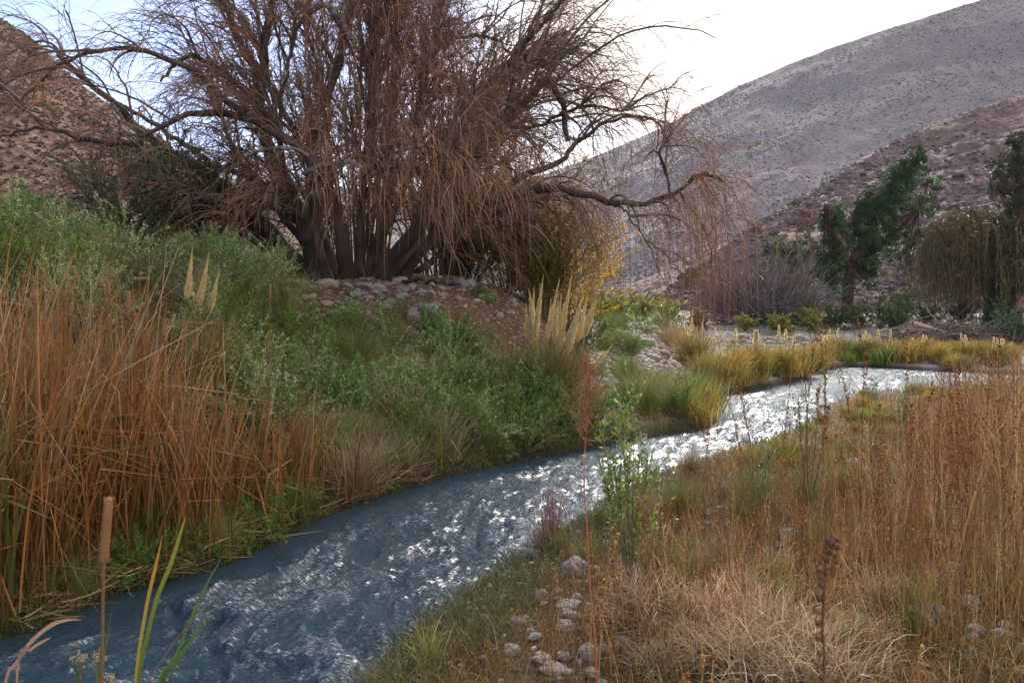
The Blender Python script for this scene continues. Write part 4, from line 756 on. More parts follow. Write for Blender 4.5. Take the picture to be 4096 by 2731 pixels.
clumptree('tall_tree', 'tall dark narrow tree with a red-brown trunk at the right edge', gb, ([gb-[0, 0, .3], a(2330, 700, D), a(2334, 620, D), a(2340, 540, D), a(2345, 450, D)], .32, .16), [([a(2340, 540, D), a(2310, 470, D), a(2290, 430, D)], .14, .04), ([a(2345, 450, D), a(2335, 400, D), a(2340, 350, D)], .18, .05), ([a(2334, 640, D), a(2312, 610, D), a(2300, 570, D)], .14, .05)],
 [bl(2320, 440, 50, .8, D), bl(2300, 400, 35, .4, D), bl(2340, 370, 45, .8, D), bl(2335, 500, 50, .9, D), bl(2310, 560, 45, .8, D), bl(2300, 660, 50, 1.2, D), bl(2345, 600, 40, .8, D), bl(2305, 710, 45, 1.0, D), bl(2335, 320, 25, .3, D), bl(2390, 450, 60, 1.0, D), bl(2400, 600, 60, .8, D)], [(.045, .06, .025), (.06, .075, .03), (.035, .045, .022), (.09, .08, .035)], 3600, .17, .055, barkc=((.20, .08, .05), (.13, .06, .04)))
GD = [(.07, .11, .03), (.10, .13, .04), (.05, .08, .025)]
# grey leafless thickets and green bushes at the foot of the trees
GT = ((.15, .12, .12), (.22, .19, .185), (.11, .08, .075))
for px, Yv, s, lab, sc3_ in ((770, 45, 1.0, 'broad grey leafless thicket left of the pepper tree', GT), (742, 46, .85, 'brown-grey leafless thicket at the foot of the rocky slope', GT), (800, 46, .9, 'grey leafless thicket against the pepper tree trunk', GT), (720, 47, .6, 'low brown thicket at the left end of the grey ones', ((.15, .10, .085), (.12, .08, .07)))):
    o = bush(rng, 'leafless_thicket', lab, 'bush', None, 150, 4.4, .75, 0, 0, 0, DK, scol=sc3_, r=.035, wig=.22, bend=.9); place_new(o, G(px, Yv), 0, s)
for px, Yv, h_, cc, lab in ((880, 44, 1.9, GD, 'dark green bush left of the driftwood, below the pepper tree'), (905, 45, 2.2, GD, 'taller dark green bush behind the left end of the driftwood'), (858, 43, 1.3, GD, 'low green bush right of the pepper tree trunk'), (835, 43, 1.3, GD, 'low green bush at the foot of the pepper tree'), (895, 42, 1.2, GD, 'low green bush touching the driftwood'), (1017, 36, 1.9, [(.07, .13, .05), (.05, .10, .05)], 'bright green bush at the right end of the driftwood'), (1000, 43, 1.7, PG, 'dark green bush behind the right end of the driftwood'), (960, 45, 1.4, [(.08, .08, .05), (.06, .07, .04)], 'grey-green bush behind the driftwood pile'), (812, 42, 1.2, OLV, 'olive bush below the grey thicket'), (780, 41, .9, OLV, 'low olive bush before the grey thicket'), (926, 45, 1.2, GD, 'small green bush behind the middle of the driftwood'), (745, 42, .8, OLV, 'low olive bush near the left end of the thickets'), (640, 36, 1.4, OLV+[(.2, .17, .06)], 'olive bush at the top of the gravel bar'), (615, 30, 1.2, OLV+GR, 'green bush on the left edge of the gravel bar'), (600, 33, 1.5, [(.12, .08, .05), (.10, .10, .04)], 'brown-green bush beside the hanging willow branch'), (668, 40, 1.3, OLV, 'yellow-green bush far up the gravel bar'), (700, 42, 1.0, [(.14, .11, .05)], 'brown bush at the foot of the rocky slope')):
    o = bush(rng, 'valley_bush', lab, 'bush', None, 40, h_, .6, 3200, .13, .05, cc, r=.012); place_new(o, G(px, Yv))
scatter(10, (596, 640), (20, 28), ['green', 'tuft'], 'on the pale gravel bar', .7, 1.1); scatter(8, (640, 690), (24, 34), ['green', 'straw'], 'along the far side of the gravel bar', .7, 1.1)

# ------------------------------------------------------------------ driftwood
n_ = 64
for i in range(n_):
    px = rng.uniform(893, 1010); Yd = rng.uniform(35, 38.5); base_ = G(px, Yd); hh = .85*math.sin(max(.08, min(1, (px-885)/128))*math.pi)**.6; base_[2] += rng.uniform(0, hh); az = rng.normal(.35 if px > 940 else -.3, .45)*1.0; Ln = rng.uniform(1.3, 3.2); sg = rng.choice([-1, 1])
    d = np.array([math.cos(az)*sg, rng.normal(0, .5), rng.normal(0, .22)]); P = branch(np.zeros((1, 3)), d[None], np.array([Ln]), 9, .15, .13, rng)
    mb = MB(); c = pal([(.21, .17, .155), (.15, .115, .10), (.26, .21, .18), (.15, .09, .065)], 1, rng); tubes(mb, P-P.mean(1, keepdims=True)*[1, 1, 0], np.linspace(rng.uniform(.02, .055), .012, 9)[None], c, 6)
    for q in range(rng.integers(1, 4)):
        s, T = pick(P, np.array([rng.uniform(.3, .8)])); tubes(mb, branch(s-P.mean(1)*[1, 1, 0], T+rng.normal(0, .6, (1, 3)), np.array([rng.uniform(.4, 1.0)]), 5, .1, .15, rng), np.linspace(.018, .008, 5)[None], c, 5)
    tag(mb.build('driftwood_branch', M_WOOD, smooth=True, loc=tuple(base_)), 'weathered grey driftwood branch lying in the pile on the far bank', 'driftwood', 'driftwood branches in the pile')
for pts, rr, lab in (([(2095, 742), (2120, 748), (2150, 757), (2175, 765)], .12, 'long pale driftwood log on top of the left end of the pile'), ([(2070, 765), (2090, 758), (2112, 762)], .10, 'short blond driftwood stump sticking out of the left end of the pile'), ([(2020, 760), (2035, 755), (2047, 765), (2053, 775)], .05, 'bent dark branch lying left of the driftwood pile')):
    P = spline([a(x, y, 36) for x, y in pts], 12); o_ = P[0].copy(); mb = MB(); tubes(mb, (P-o_)[None], np.linspace(rr, rr*.5, 12)[None], pal([(.38, .29, .22)], 12, rng)[None], 8); tag(mb.build('driftwood_log', M_WOOD, smooth=True, loc=tuple(o_)), lab, 'log')
mb = MB(); n_ = 1500; px = rng.uniform(888, 1012, n_); Yd = rng.uniform(35, 39, n_); X = px2(px, Yd); z = ground(X, Yd)+rng.random(n_)*.75*np.sin(np.clip((px-882)/134, .05, 1)*math.pi)**.6
az = rng.normal(.3, .6, n_); P = branch(np.stack([X, Yd, z], 1), np.stack([np.cos(az), rng.normal(0, .5, n_), rng.normal(0, .3, n_)], 1), rng.uniform(.4, 1.4, n_), 5, .3, .15, rng); tubes(mb, P, np.linspace(.018, .008, 5)[None]*rng.uniform(.6, 1.6, (n_, 1)), pal([(.26, .21, .19), (.17, .12, .10), (.12, .08, .07)], n_, rng, .25), 3)
tag(mb.build('brushwood', M_WOOD), 'tangle of small grey brushwood filling the driftwood pile', 'brushwood', kind='stuff')

# ------------------------------------------------------------------ stones
def rock(seed, ang=.0):
    r_ = np.random.default_rng(seed); V = CS8.copy(); n0 = noise(V[:, 0]*1.2+seed, V[:, 1]*1.2+V[:, 2], seed)*.28+noise(V[:, 1]*2.4, V[:, 2]*2.4+seed+V[:, 0], seed+1)*.10+noise(V[:, 0]*6+V[:, 2]*3, V[:, 1]*6, seed+2)*.02
    V = V*(1+n0)[:, None]
    if ang:
        for _ in range(7):
            nn = unit(r_.normal(size=3)); dd = r_.uniform(.5, .75); q = V@nn; V = V-np.outer(np.maximum(q-dd, 0)*.92, nn)
    mb = MB(); mb.add(V, CQ8, (1, 1, 1)); o = mb.build('river_stone', M_STONE, smooth=True); return tag(o, 'x', 'stone')
STN = []
SR = [Proto(rock(i)) for i in range(1, 7)]; SA = [Proto(rock(i, 1)) for i in (11, 12, 13)]
def stone(px, py, wpx, hpx, lab, ang=False, group=None, near=True, bury=.25):
    p = hit(px, py+hpx*.5); Yd = p[1]; w_ = wpx/F*Yd/2; h_ = hpx/F*Yd/2; s = (SA if ang else SR)[rng.integers(0, 3 if ang else 6)]
    w_ *= 1.08; h_ *= 1.1; STN.append((p[0], Yd+w_*.3, w_*1.0)) if Yd < 17 else None
    s.place((p[0], Yd+w_*.4, p[2]+h_*.42), rng.normal(0, .25), (w_, w_*.85, h_*1.05), lab, group, (rng.normal(0, .1), rng.normal(0, .15)))
Z2 = lambda x, y: ((1300+x*.59524)/4, (1900+y*.59524)/4)
for x, y, w_, h_, lab in ((1690, 620, 190, 150, 'large rounded grey boulder among green grass at the near water edge'), (1455, 800, 100, 80, 'pale round stone left of the pair near the grass edge'), (1695, 815, 80, 65, 'cream stone right of the pale round one, tilted'), (1640, 880, 160, 45, 'long flat pinkish stone below the cream stone'), (1650, 930, 130, 60, 'flat tan stone under the long flat one'), (1620, 1010, 130, 60, 'rounded grey stone below the flat tan one'),
     (1255, 1180, 120, 70, 'pale lilac stone near the bottom edge of the grassy bank'), (1460, 1240, 130, 60, 'grey stone right of the pale lilac one'), (1615, 1235, 110, 50, 'brown flat stone right of the low grey one'), (1410, 1095, 110, 40, 'flat half-buried stone in the green grass'), (1540, 1310, 180, 45, 'reddish flat stone at the bottom edge'), (1790, 1220, 140, 40, 'flat grey stone behind the thin orange stalk'), (1870, 1170, 80, 70, 'small tan stone right of the orange stalk'), (2000, 1130, 130, 110, 'squarish pink stone in the dry grass'), (1990, 950, 160, 70, 'broad pink stone above the squarish one'), (2240, 980, 140, 60, 'pale stone covered by straw in the dry grass'), (1570, 780, 60, 40, 'small brown stone between the two pale ones'), (1800, 1330, 110, 60, 'dark grey stone at the bottom edge under the stalk'), (1800, 700, 60, 60, 'small grey stone right of the large boulder')):
    q = Z2(x, y); stone(q[0], q[1], w_*.1488, h_*.1488, lab)
Z3 = lambda x, y: ((2500+x*.67857)/4, (1900+y*.67857)/4)
for x, y, w_, h_, lab in ((970, 350, 130, 90, 'rounded pinkish boulder half hidden behind the weed stalks'), (915, 410, 60, 40, 'small pale stone at the foot of the pinkish boulder'), (1740, 405, 90, 40, 'flat white stone deep in the weeds at right'), (2160, 360, 80, 45, 'small white stone near the right edge in the weeds'), (1950, 545, 110, 60, 'pale stone among weeds at the right'), (2040, 745, 120, 80, 'pale pointed stone above the grey pair at right'), (1850, 800, 100, 60, 'grey flat stone left of the pointed one'), (1920, 830, 80, 45, 'small grey stone below the grey flat one'), (2090, 915, 110, 60, 'bluish grey stone near the right corner'), (2060, 965, 90, 55, 'smaller grey stone below the bluish one'), (2230, 950, 110, 60, 'round tan stone right of the bluish one'), (2260, 885, 90, 45, 'light flat stone at the right edge'), (2050, 1050, 80, 50, 'tan stone below the small grey one'), (1400, 780, 70, 40, 'small pale stone beside the green grass'), (1420, 860, 100, 60, 'tan stone behind the green grass blades'), (1600, 745, 60, 35, 'little flat stone behind the green blades'), (1020, 580, 90, 70, 'tan stone under the pale straw heap')):
    q = Z3(x, y); stone(q[0], q[1], w_*.1696, h_*.1696, lab)
Z6 = lambda x, y: (250+x*.1807, 250+y*.1807)
for x, y, w_, h_, lab, an in ((1160, 175, 90, 60, 'big pale boulder below the right-hand willow stems', 0), (1215, 180, 60, 50, 'brown boulder touching the big pale one', 0), (880, 205, 65, 60, 'round brown stone at the willow foot', 0), (845, 215, 80, 55, 'grey slab stone left of the round brown one', 1), (715, 205, 70, 50, 'pink stone in the row below the trunks', 0), (625, 190, 110, 30, 'long brown stone in the row below the trunks', 0), (775, 285, 50, 50, 'dark red upright stone on the leaf litter', 0), (990, 340, 130, 60, 'long sausage shaped pink stone on the litter slope', 0), (905, 340, 90, 100, 'slanted pink slab below the litter', 1), (1025, 315, 60, 40, 'small pink stone above the long one', 0), (1290, 480, 70, 100, 'upright angular grey-white boulder in the middle of the bank', 1), (1380, 355, 40, 45, 'light grey stone on the right of the litter slope', 0), (755, 320, 60, 30, 'pale flat stone on the litter slope at left', 0), (830, 310, 40, 25, 'small pale stone beside the pale flat one', 0), (1040, 400, 80, 40, 'grey flat stone under the long pink one', 1), (420, 185, 130, 60, 'broad grey boulder left of the willow stones', 0), (215, 185, 100, 40, 'pale grey boulder at the left end of the willow stones', 0), (50, 140, 100, 60, 'bluish grey boulder left below the willow', 0), (260, 290, 50, 25, 'pale stone half sunk in the bank grass', 0), (130, 340, 80, 50, 'grey stone in the grass behind the cattail heads', 0), (600, 235, 80, 30, 'grey stone below the long brown one', 0), (690, 235, 50, 30, 'small pink stone below the pink row', 0), (940, 240, 70, 25, 'flat pink stone right of the round brown stone', 0), (1000, 235, 60, 25, 'flat lilac stone near the low willow limb', 0), (760, 195, 50, 25, 'small brown stone behind the pink row', 0), (540, 195, 60, 25, 'small tan stone left of the long brown one', 0), (835, 245, 80, 35, 'pink flat stone under the grey slab', 0), (740, 240, 60, 20, 'thin flat stone on the litter', 0), (930, 310, 50, 40, 'small pink stone left of the sausage shaped one', 0), (1440, 345, 50, 35, 'tan stone right of the light grey one', 0), (830, 165, 90, 50, 'grey boulder against the willow trunk foot', 0)):
    q = Z6(x, y); stone(q[0], q[1], w_*.1807, h_*.1807, lab, an == 1)
for i in range(90):      # cobbles on the gravel bar and beyond
    if i < 60: px = rng.uniform(598, 700); Yd = rng.uniform(17.5, 30)
    else: px = rng.uniform(715, 830); Yd = rng.uniform(36, 39)
    p = G(px, Yd)
    if inside(np.array([p[0]]), np.array([Yd]))[0]: continue
    s = rng.uniform(.07, .22)*(1 if i < 60 else 1.3); (SR[rng.integers(0, 6)]).place((p[0], Yd, p[2]+s*.3), rng.uniform(0, 6), (s, s*.85, s*.65), 'pale cobble on the '+('gravel bar beside the bushes' if i < 60 else 'white stony strip beyond the yellow grass'), 'pale cobbles '+('of the gravel bar' if i < 60 else 'of the far stony strip'))
for i in range(60):      # small stones scattered under the willow
    p = hit(rng.uniform(265, 560), rng.uniform(284, 322)); s = rng.uniform(.04, .11); SR[rng.integers(0, 6)].place((p[0], p[1], p[2]+s*.2), rng.uniform(0, 6), (s, s*.8, s*.6), 'small rounded stone on the litter slope under the willow', 'small stones on the slope under the willow')
for i in range(44):      # near right bank
    x = rng.uniform(-.2, 4.5); y = rng.uniform(3.4, 9.5)
    if inside(np.array([x]), np.array([y]))[0]: continue
    s = rng.uniform(.03, .10); SR[rng.integers(0, 6)].place((x, y, gz(x, y)+s*.2), rng.uniform(0, 6), (s, s*.8, s*.65), 'small pale stone lying in the dry grass of the near bank', 'small stones in the near dry grass')
mb = MB(); n_ = 9000; px = np.concatenate([rng.uniform(585, 705, 6500), rng.uniform(705, 850, 2500)]); Yd = np.concatenate([rng.uniform(16.5, 34, 6500), rng.uniform(34.5, 40, 2500)]); X = px2(px, Yd); z, dl_, dr_, in_, _ = ground(X, Yd, True); m_ = ~in_ & (dl_ > .8)
blobs(mb, np.stack([X, Yd, z], 1)[m_], rng.uniform(.02, .085, n_)[m_], pal([(.36, .31, .30), (.44, .40, .39), (.30, .22, .20)], n_, rng, .2)[m_], rng, 2, .6); 
n_ = 5000; X = rng.uniform(-.8, 7, n_); Yd = rng.uniform(3, 13, n_); z, dl_, dr_, in_, lf_ = ground(X, Yd, True); m_ = ~in_ & ~lf_; blobs(mb, np.stack([X, Yd, z], 1)[m_], rng.uniform(.006, .03, n_)[m_], pal([(.33, .27, .24), (.25, .2, .18), (.40, .35, .32)], n_, rng, .2)[m_], rng, 2, .6)
n_ = 3500; X = rng.uniform(-5, 2.2, n_); Yd = rng.uniform(12.6, 17.5, n_); z = ground(X, Yd); blobs(mb, np.stack([X, Yd, z], 1), rng.uniform(.01, .05, n_), pal([(.30, .22, .20), (.25, .2, .18)], n_, rng, .2), rng, 2, .6)
tag(mb.build('gravel', M_PEB, smooth=True), 'gravel and pebbles over the bars and banks', 'gravel', kind='stuff')
# leaf litter below the willow
mb = MB(); n_ = 16000; X = rng.normal(-.3, 2.4, n_); Yd = rng.uniform(13.6, 17.5, n_); z = ground(X, Yd)+.01; leaves(mb, np.stack([X, Yd, z], 1), rng.normal(size=(n_, 3))*[1, 1, .25], .06, .02, pal([(.25, .12, .07), (.17, .085, .055), (.33, .19, .12)], n_, rng, .25), rng)
tag(mb.build('leaf_litter', M_DRY), 'reddish dead leaf litter on the slope under the willow', 'leaf litter', kind='stuff')

# ------------------------------------------------------------------ ground cover grass
def cover(name, label, X, Yd, h, w, cols, tips, spread=.5, bend=1.0, k=5, cat='grass', drop=0):
    z, dl_, dr_, in_, lf_ = ground(X, Yd, True); m_ = (~in_ | (np.minimum(dl_, dr_) < .06))
    for sx_, sy_, sr_ in STN: m_ &= ((X-sx_)/sr_)**2+((Yd-sy_+sr_*.5)/(sr_*1.9))**2 > .8*rng.random(len(X))**.3
    X, Yd, z = X[m_], Yd[m_], z[m_]; n = len(X); hh = (np.broadcast_to(h, m_.shape)[m_] if not np.isscalar(h) else h)*rng.uniform(.4, 1.2, n)
    P = grow(np.stack([X, Yd, z-.01], 1), rng.uniform(0, 6.283, n), np.abs(rng.normal(0, spread, n)), rng.uniform(0, bend, n), hh, k, rng, .06)
    c = pal(cols, n, rng, .42); tp = pal(tips, n, rng, .42); t = np.linspace(0, 1, k)[None, :, None]; mb = MB()
    ribbons(mb, P, (w if np.isscalar(w) else w[m_][:, None])*np.linspace(1, .08, k)[None]**.5*rng.uniform(.6, 1.2, (n, 1)), c[:, None]*(1-t)+tp[:, None]*t, rng); return tag(mb.build(name, M_GRASS), label, cat, kind='stuff')
def persp(n, pxr, Yr_): Yv = np.exp(rng.uniform(math.log(Yr_[0]), math.log(Yr_[1]), n)); return px2(rng.uniform(*pxr, n), Yv), Yv
X, Yv = persp(42000, (-60, 700), (5, 18)); dL_ = dseg(X, Yv, LB); kp = rng.random(len(X)) < sstep(-.35, .1, fbm(X*.9, Yv*.9, 3, 50)); lm_ = np.exp(-((X+.3)**2/18+(Yv-15.3)**2/6)); kp &= lm_+.15*rng.normal(size=len(X)) < .45; kp &= ~((X/Yv > .10) & (Yv > 16)); kp &= X-px2(512, Yv) < 99
X, Yv = X[kp], Yv[kp]; m_ = dseg(X, Yv, LB) < dseg(X, Yv, RB); cover('bank_grass', 'mixed green and olive grass covering the left bank', X[m_], Yv[m_], .28, .006, OLV+GR, [(.20, .19, .08), (.16, .18, .07)], .5, 1.3)
# fringe at the left waterline
j = rng.integers(0, 60, 9000); s_j = rng.random(9000); q = LB[12:72][np.minimum(j, 58)]*(1-s_j[:, None])+LB[12:72][np.minimum(j, 58)+1]*s_j[:, None]; q += rng.normal(0, .13, q.shape); cover('waterside_grass', 'dark green grass fringing the waterline of the left bank', q[:, 0], q[:, 1], .22, .006, [(.05, .075, .025), (.09, .08, .03)], [(.13, .13, .05), (.2, .15, .08)], .6, 1.4)
# near bank: green close to the water, straw and rust away from it
X, Yv = persp(78000, (330, 1150), (3.2, 13)); m_ = dseg(X, Yv, RB) < dseg(X, Yv, LB); X, Yv = X[m_], Yv[m_]; dR = dseg(X, Yv, RB); g_ = dR+.35*fbm(X*1.2, Yv*1.2, 2, 70) < .75
cover('near_bank_grass', 'short olive green grass along the near water edge', X[g_], Yv[g_], .13+.07*rng.random(g_.sum()), .0045, [(.08, .11, .03), (.13, .13, .045), (.10, .09, .035)], [(.19, .19, .07), (.28, .22, .11), (.12, .15, .05)], .6, 1.6)
r_ = ~g_ & (rng.random(len(X)) < .25+.5*sstep(-.3, .3, fbm(X*1.5, Yv*1.5, 2, 91))); cover('dry_grass', 'dry straw and rust coloured grass carpeting the near right bank', X[r_], Yv[r_], .17, .005, RUST+RUST+OLV[:2]+[(.16, .12, .05)], STR[:2]+RUST+OLV[:1], .6, 1.5)
X, Yv = persp(22000, (640, 1150), (9, 24)); m_ = dseg(X, Yv, RB) < dseg(X, Yv, LB); X, Yv = X[m_], Yv[m_]; z_, dl_, dr_, in_, _ = ground(X, Yv, True); X, Yv, dr_ = X[~in_], Yv[~in_], dr_[~in_]; cover('far_dry_grass', 'rusty and yellow grass covering the right bank back to the stream bend', X, Yv, .12+.26*sstep(.6, 5, dr_), .011, RUST+OLV+YO, [(.32, .20, .06), (.28, .14, .05), (.34, .29, .07)], .4, .9)
X, Yv = persp(9000, (560, 1100), (24, 60)); m_ = dseg(X, Yv, LB) > .6; gg = (X/Yv < .25) & (fbm(X*.5, Yv*.5, 2, 4) < .25); m_ &= ~gg; cover('valley_grass', 'green and yellowish grass of the valley floor beyond the bend', X[m_], Yv[m_], .4, .03, OLV+GR+YO, YO+OLV, .4, .8)

# ------------------------------------------------------------------ pale straw heaps and green tufts on the near bank
STH = [Proto(tuft(rng, 'straw_heap', 'x', 'grass tuft', None, 520, .42, .0075, [(.44, .30, .18), (.36, .22, .11), (.50, .38, .24), (.36, .17, .08)], .75, 2.4, .13, wig=.15, tips=[(.62, .49, .33), (.48, .32, .17)])) for _ in range(3)]
GTT = [Proto(tuft(rng, 'green_tuft', 'x', 'grass tuft', None, 90, .38, .007, [(.12, .18, .03), (.2, .22, .05)], .25, 1.2, .05, tips=[(.30, .28, .08)])) for _ in range(2)]
for i, (px, py) in enumerate([(690, 560), (720, 575), (745, 590), (775, 572), (700, 600), (735, 620), (770, 630), (690, 640), (720, 655), (760, 665), (800, 650), (810, 600), (660, 660), (650, 610), (830, 680), (790, 680), (860, 640), (880, 600)]):
    p = hit(px, py+8); STH[i % 3].place(tuple(p), rng.uniform(0, 6), rng.uniform(.45, .85), 'curling pale straw heap on the near right bank', 'pale straw heaps on the near bank')
for i, (px, py, lab) in enumerate([(790, 655, 'beside the straw heaps'), (775, 610, 'behind the straw heaps'), (925, 610, 'left of the grey stones'), (910, 630, 'below the curled straw at right'), (600, 520, 'beside the large near boulder'), (590, 560, 'left below the large boulder'), (560, 545, 'at the water edge left of the boulder'), (740, 500, 'among the rust stalks in mid bank'), (1000, 600, 'near the right edge among the stones'), (990, 560, 'near the right edge behind the stones'), (850, 660, 'right of the straw heaps at the bottom'), (430, 660, 'at the bottom near the water'), (525, 515, 'by the reddish water weeds')]):
    p = hit(px, py+8); GTT[i % 2].place(tuple(p), rng.uniform(0, 6), rng.uniform(.6, 1.0), 'fresh green grass tuft '+lab)

for i in range(34):
    px = rng.uniform(640, 1040); Yd = math.exp(rng.uniform(math.log(4.2), math.log(11))); x = px2(px, Yd)
    if dseg(np.array([x]), np.array([Yd]), RB)[0] < .3 or inside(np.array([x]), np.array([Yd]))[0]: continue
    LP['tuft' if i % 3 else 'straw'][i % 2].place((x, Yd, gz(x, Yd)-.02), rng.uniform(0, 6), rng.uniform(.28, .5), ('olive green' if i % 3 else 'straw coloured')+' grass tuft among the rust weeds of the right bank', 'grass tufts among the rust weeds')
# ------------------------------------------------------------------ weed stalks on the right bank
WC = [(.26, .10, .035), (.31, .13, .045), (.12, .05, .025)]; WC2 = [(.42, .22, .065), (.42, .29, .12)]
def stalk_geo(rng, h, nb, cols, caps, rs=.0034):
    st = MB(); P = grow(np.zeros((1, 3)), np.array([rng.uniform(0, 6.28)]), np.array([rng.uniform(0, .08)]), np.array([rng.uniform(-.05, .15)]), np.array([h]), 14, rng, .03); c = pal(cols, 1, rng, .2)
    tubes(st, P, np.linspace(rs, rs*.35, 14)[None], c, 4); i = np.zeros(nb, int); s, T = pick(P[i], rng.uniform(.3, .93, nb)); B = branch(s, T+rng.normal(0, .32, (nb, 3)), h*rng.uniform(.08, .30, nb), 6, -.35, .06, rng)
    if nb: tubes(st, B, np.linspace(rs*.55, rs*.25, 6)[None]*np.ones((nb, 1)), c, 3)
    hd = MB(); n_ = caps; pts = []
    p1, T1 = pick(P[np.zeros(n_, int)], rng.uniform(.62, .99, n_)); k2 = n_*2; p2, T2 = pick(B[rng.integers(0, max(nb, 1), k2)], rng.uniform(.35, 1, k2)) if nb else (p1, T1); p = np.concatenate([p1, p2])+rng.normal(0, .0045, (len(p1)+len(p2), 3))
    blobs(hd, p, rng.uniform(.0028, .006, len(p)), pal(WC+WC2[:1], len(p), rng, .2), rng, 2, 1.2); return st, hd
def weed(i, h, nb, caps, cols=WC, rs=.0034, name='dry_weed_stalk'):
    o = thing(name, 'x', 'dry weed'); n_s = 1 if i % 3 else 2
    st, hd = stalk_geo(rng, h, nb, cols, caps, rs)
    st.build('stem', M_TWIG, o); hd.build('seed_head', M_PEB, o); return o
WP = [Proto(weed(i, h, nb, cp, cl)) for i, (h, nb, cp, cl) in enumerate([(1.45, 7, 34, WC), (1.25, 9, 26, WC), (1.6, 5, 44, WC), (1.1, 12, 14, WC2), (1.35, 8, 22, WC), (.95, 10, 12, WC2), (1.5, 3, 60, WC), (1.2, 14, 10, WC2)])]
def wplace(k, x, y, s, lab, grp): WP[k].place((x, y, gz(x, y)-.02), rng.uniform(0, 6.28), (s, s, s), lab, grp, (rng.normal(0, .07), rng.normal(0, .07)))
# the tall singled-out stalks standing against water and far bank (top pixel, distance)
TS = [(702, 383, 6.0, 'dark knobbly weed stalk against the bright water, left of the pair'), (756, 362, 5.5, 'tall weed stalk with a dark upper spike before the bend of the water'), (772, 332, 5.0, 'tall thin weed stalk crossing the far water at its middle'), (800, 322, 4.6, 'very tall weed stalk reaching up to the tree trunk'), (818, 316, 4.6, 'tallest dark weed stalk before the bend'), (832, 340, 5.0, 'straight weed stalk right of the tallest one'), (860, 330, 5.0, 'tall bare weed stalk over the right half of the water'), (862, 352, 5.6, 'forked weed stalk over the right half of the water'), (906, 320, 4.8, 'tall weed stalk before the driftwood pile'), (935, 365, 5.4, 'knobbly weed stalk at the right end of the bright water'), (745, 400, 6.2, 'pinkish weed stalk over the river between gravel and tufts'), (690, 425, 6.6, 'short reddish weed stalk at the left of the bright water'), (715, 415, 6.4, 'slim weed stalk with fine seed heads over the bright water'), (970, 372, 5.0, 'dense weed stalk before the right end of the far bank'), (985, 355, 4.4, 'tall dark weed stalk near the right edge'), (1005, 340, 4.2, 'tallest weed stalk near the right edge'), (925, 402, 5.4, 'brown weed stalk below the yellow grass at right'), (884, 385, 5.8, 'slim weed stalk right of the forked one'), (679, 440, 6.8, 'short bushy red weed by the leafy green shrub')]
for i, (px, py, Yd, lab) in enumerate(TS):
    x = px2(px, Yd); g = gz(x, Yd); top = H_CAM-(py-HY)/F*Yd; k = i % 3 if i % 4 else 6; hh = [1.45, 1.25, 1.6, 0, 0, 0, 1.5][k]; s = (top-g)/hh
    WP[k].place((x, Yd, g-.02), rng.uniform(0, 6), (s, s, s), lab, None, (rng.normal(0, .02), rng.normal(0, .02)))
cnt = 0; tries = 0
while cnt < 275 and tries < 6000:
    tries += 1; px = rng.uniform(640, 1060) if rng.random() < .9 else rng.uniform(600, 700); Yd = math.exp(rng.uniform(math.log(3.9), math.log(13.5))); x = px2(px, Yd)
    if px < 820 and rng.random() < .55 and Yd > 8: continue
    if inside(np.array([x]), np.array([Yd]))[0] or dseg(np.array([x]), np.array([Yd]), RB)[0] < .5: continue
    # tops must not close off the bright water at left
    cap_ = lerp(470, 350, sstep(700, 1000, px)**1.2) if px > 640 else 500
    g = gz(x, Yd); top = H_CAM-(cap_+rng.uniform(0, 90)-HY)/F*Yd; k = rng.integers(0, 8); hh = [1.45, 1.25, 1.6, 1.1, 1.35, .95, 1.5, 1.2][k]; s = np.clip((top-g)/hh, .3, 1.05)
    zone = 'nearest the camera on the right bank' if Yd < 6 else ('in the middle of the right bank' if Yd < 9 else 'toward the stream bend on the right bank')
    col = 'rust brown dry weed stalk' if k not in (3, 5, 7) else 'light brown branching dry weed'
    wplace(k, x, Yd, float(s), col+' '+zone, col+'s '+zone); cnt += 1
# the mass of stems behind
def stems(name, lab, n, pxr, Yr_, capf, cols, r=.0024, hmax=1.3):
    X, Yv = persp(n, pxr, Yr_); m_ = (~inside(X, Yv)) & (dseg(X, Yv, RB) < dseg(X, Yv, LB)) & (dseg(X, Yv, RB) > .55); X, Yv = X[m_], Yv[m_]; n = len(X); g = ground(X, Yv); px = X/Yv*F+512
    top = H_CAM-(capf(px)+rng.exponential(70, n)-HY)/F*Yv; hh = np.clip(top-g, .2, hmax); P = grow(np.stack([X, Yv, g-.02], 1), rng.uniform(0, 6.28, n), np.abs(rng.normal(0, .17, n)), rng.uniform(-.2, .5, n), hh, 6, rng, .05)
    c = pal(cols, n, rng, .42); mb = MB(); tubes(mb, P, r*np.linspace(1, .4, 6)[None]*np.sqrt(Yv/7)[:, None], c, 3)
    m2 = n*2; i = rng.integers(0, n, m2); s, T = pick(P[i], rng.uniform(.3, .9, m2)); B = branch(s, T+rng.normal(0, .3, (m2, 3)), hh[i]*rng.uniform(.12, .35, m2), 4, -.2, .07, rng); tubes(mb, B, r*.6*np.linspace(1, .5, 4)[None]*np.sqrt(Yv/7)[i][:, None], c[i], 3)
    m3 = n*3; i = rng.integers(0, m2, m3); p, T = pick(B[i], rng.uniform(.5, 1, m3)); ii = np.arange(m2)[i]; leaves(mb, p, T+rng.normal(0, .4, (m3, 3)), .018, .008, pal(cols, m3, rng, .3), rng)
    return tag(mb.build(name, M_TWIG), lab, 'weeds', kind='stuff')
stems('weed_thicket', 'dense mass of rust brown weed stems filling the right bank', 4300, (650, 1120), (4.5, 17), lambda px: lerp(500, 335, sstep(700, 1010, px)**1.6), WC+WC+WC2+[(.36, .28, .10), (.42, .30, .18), (.06, .03, .02)])
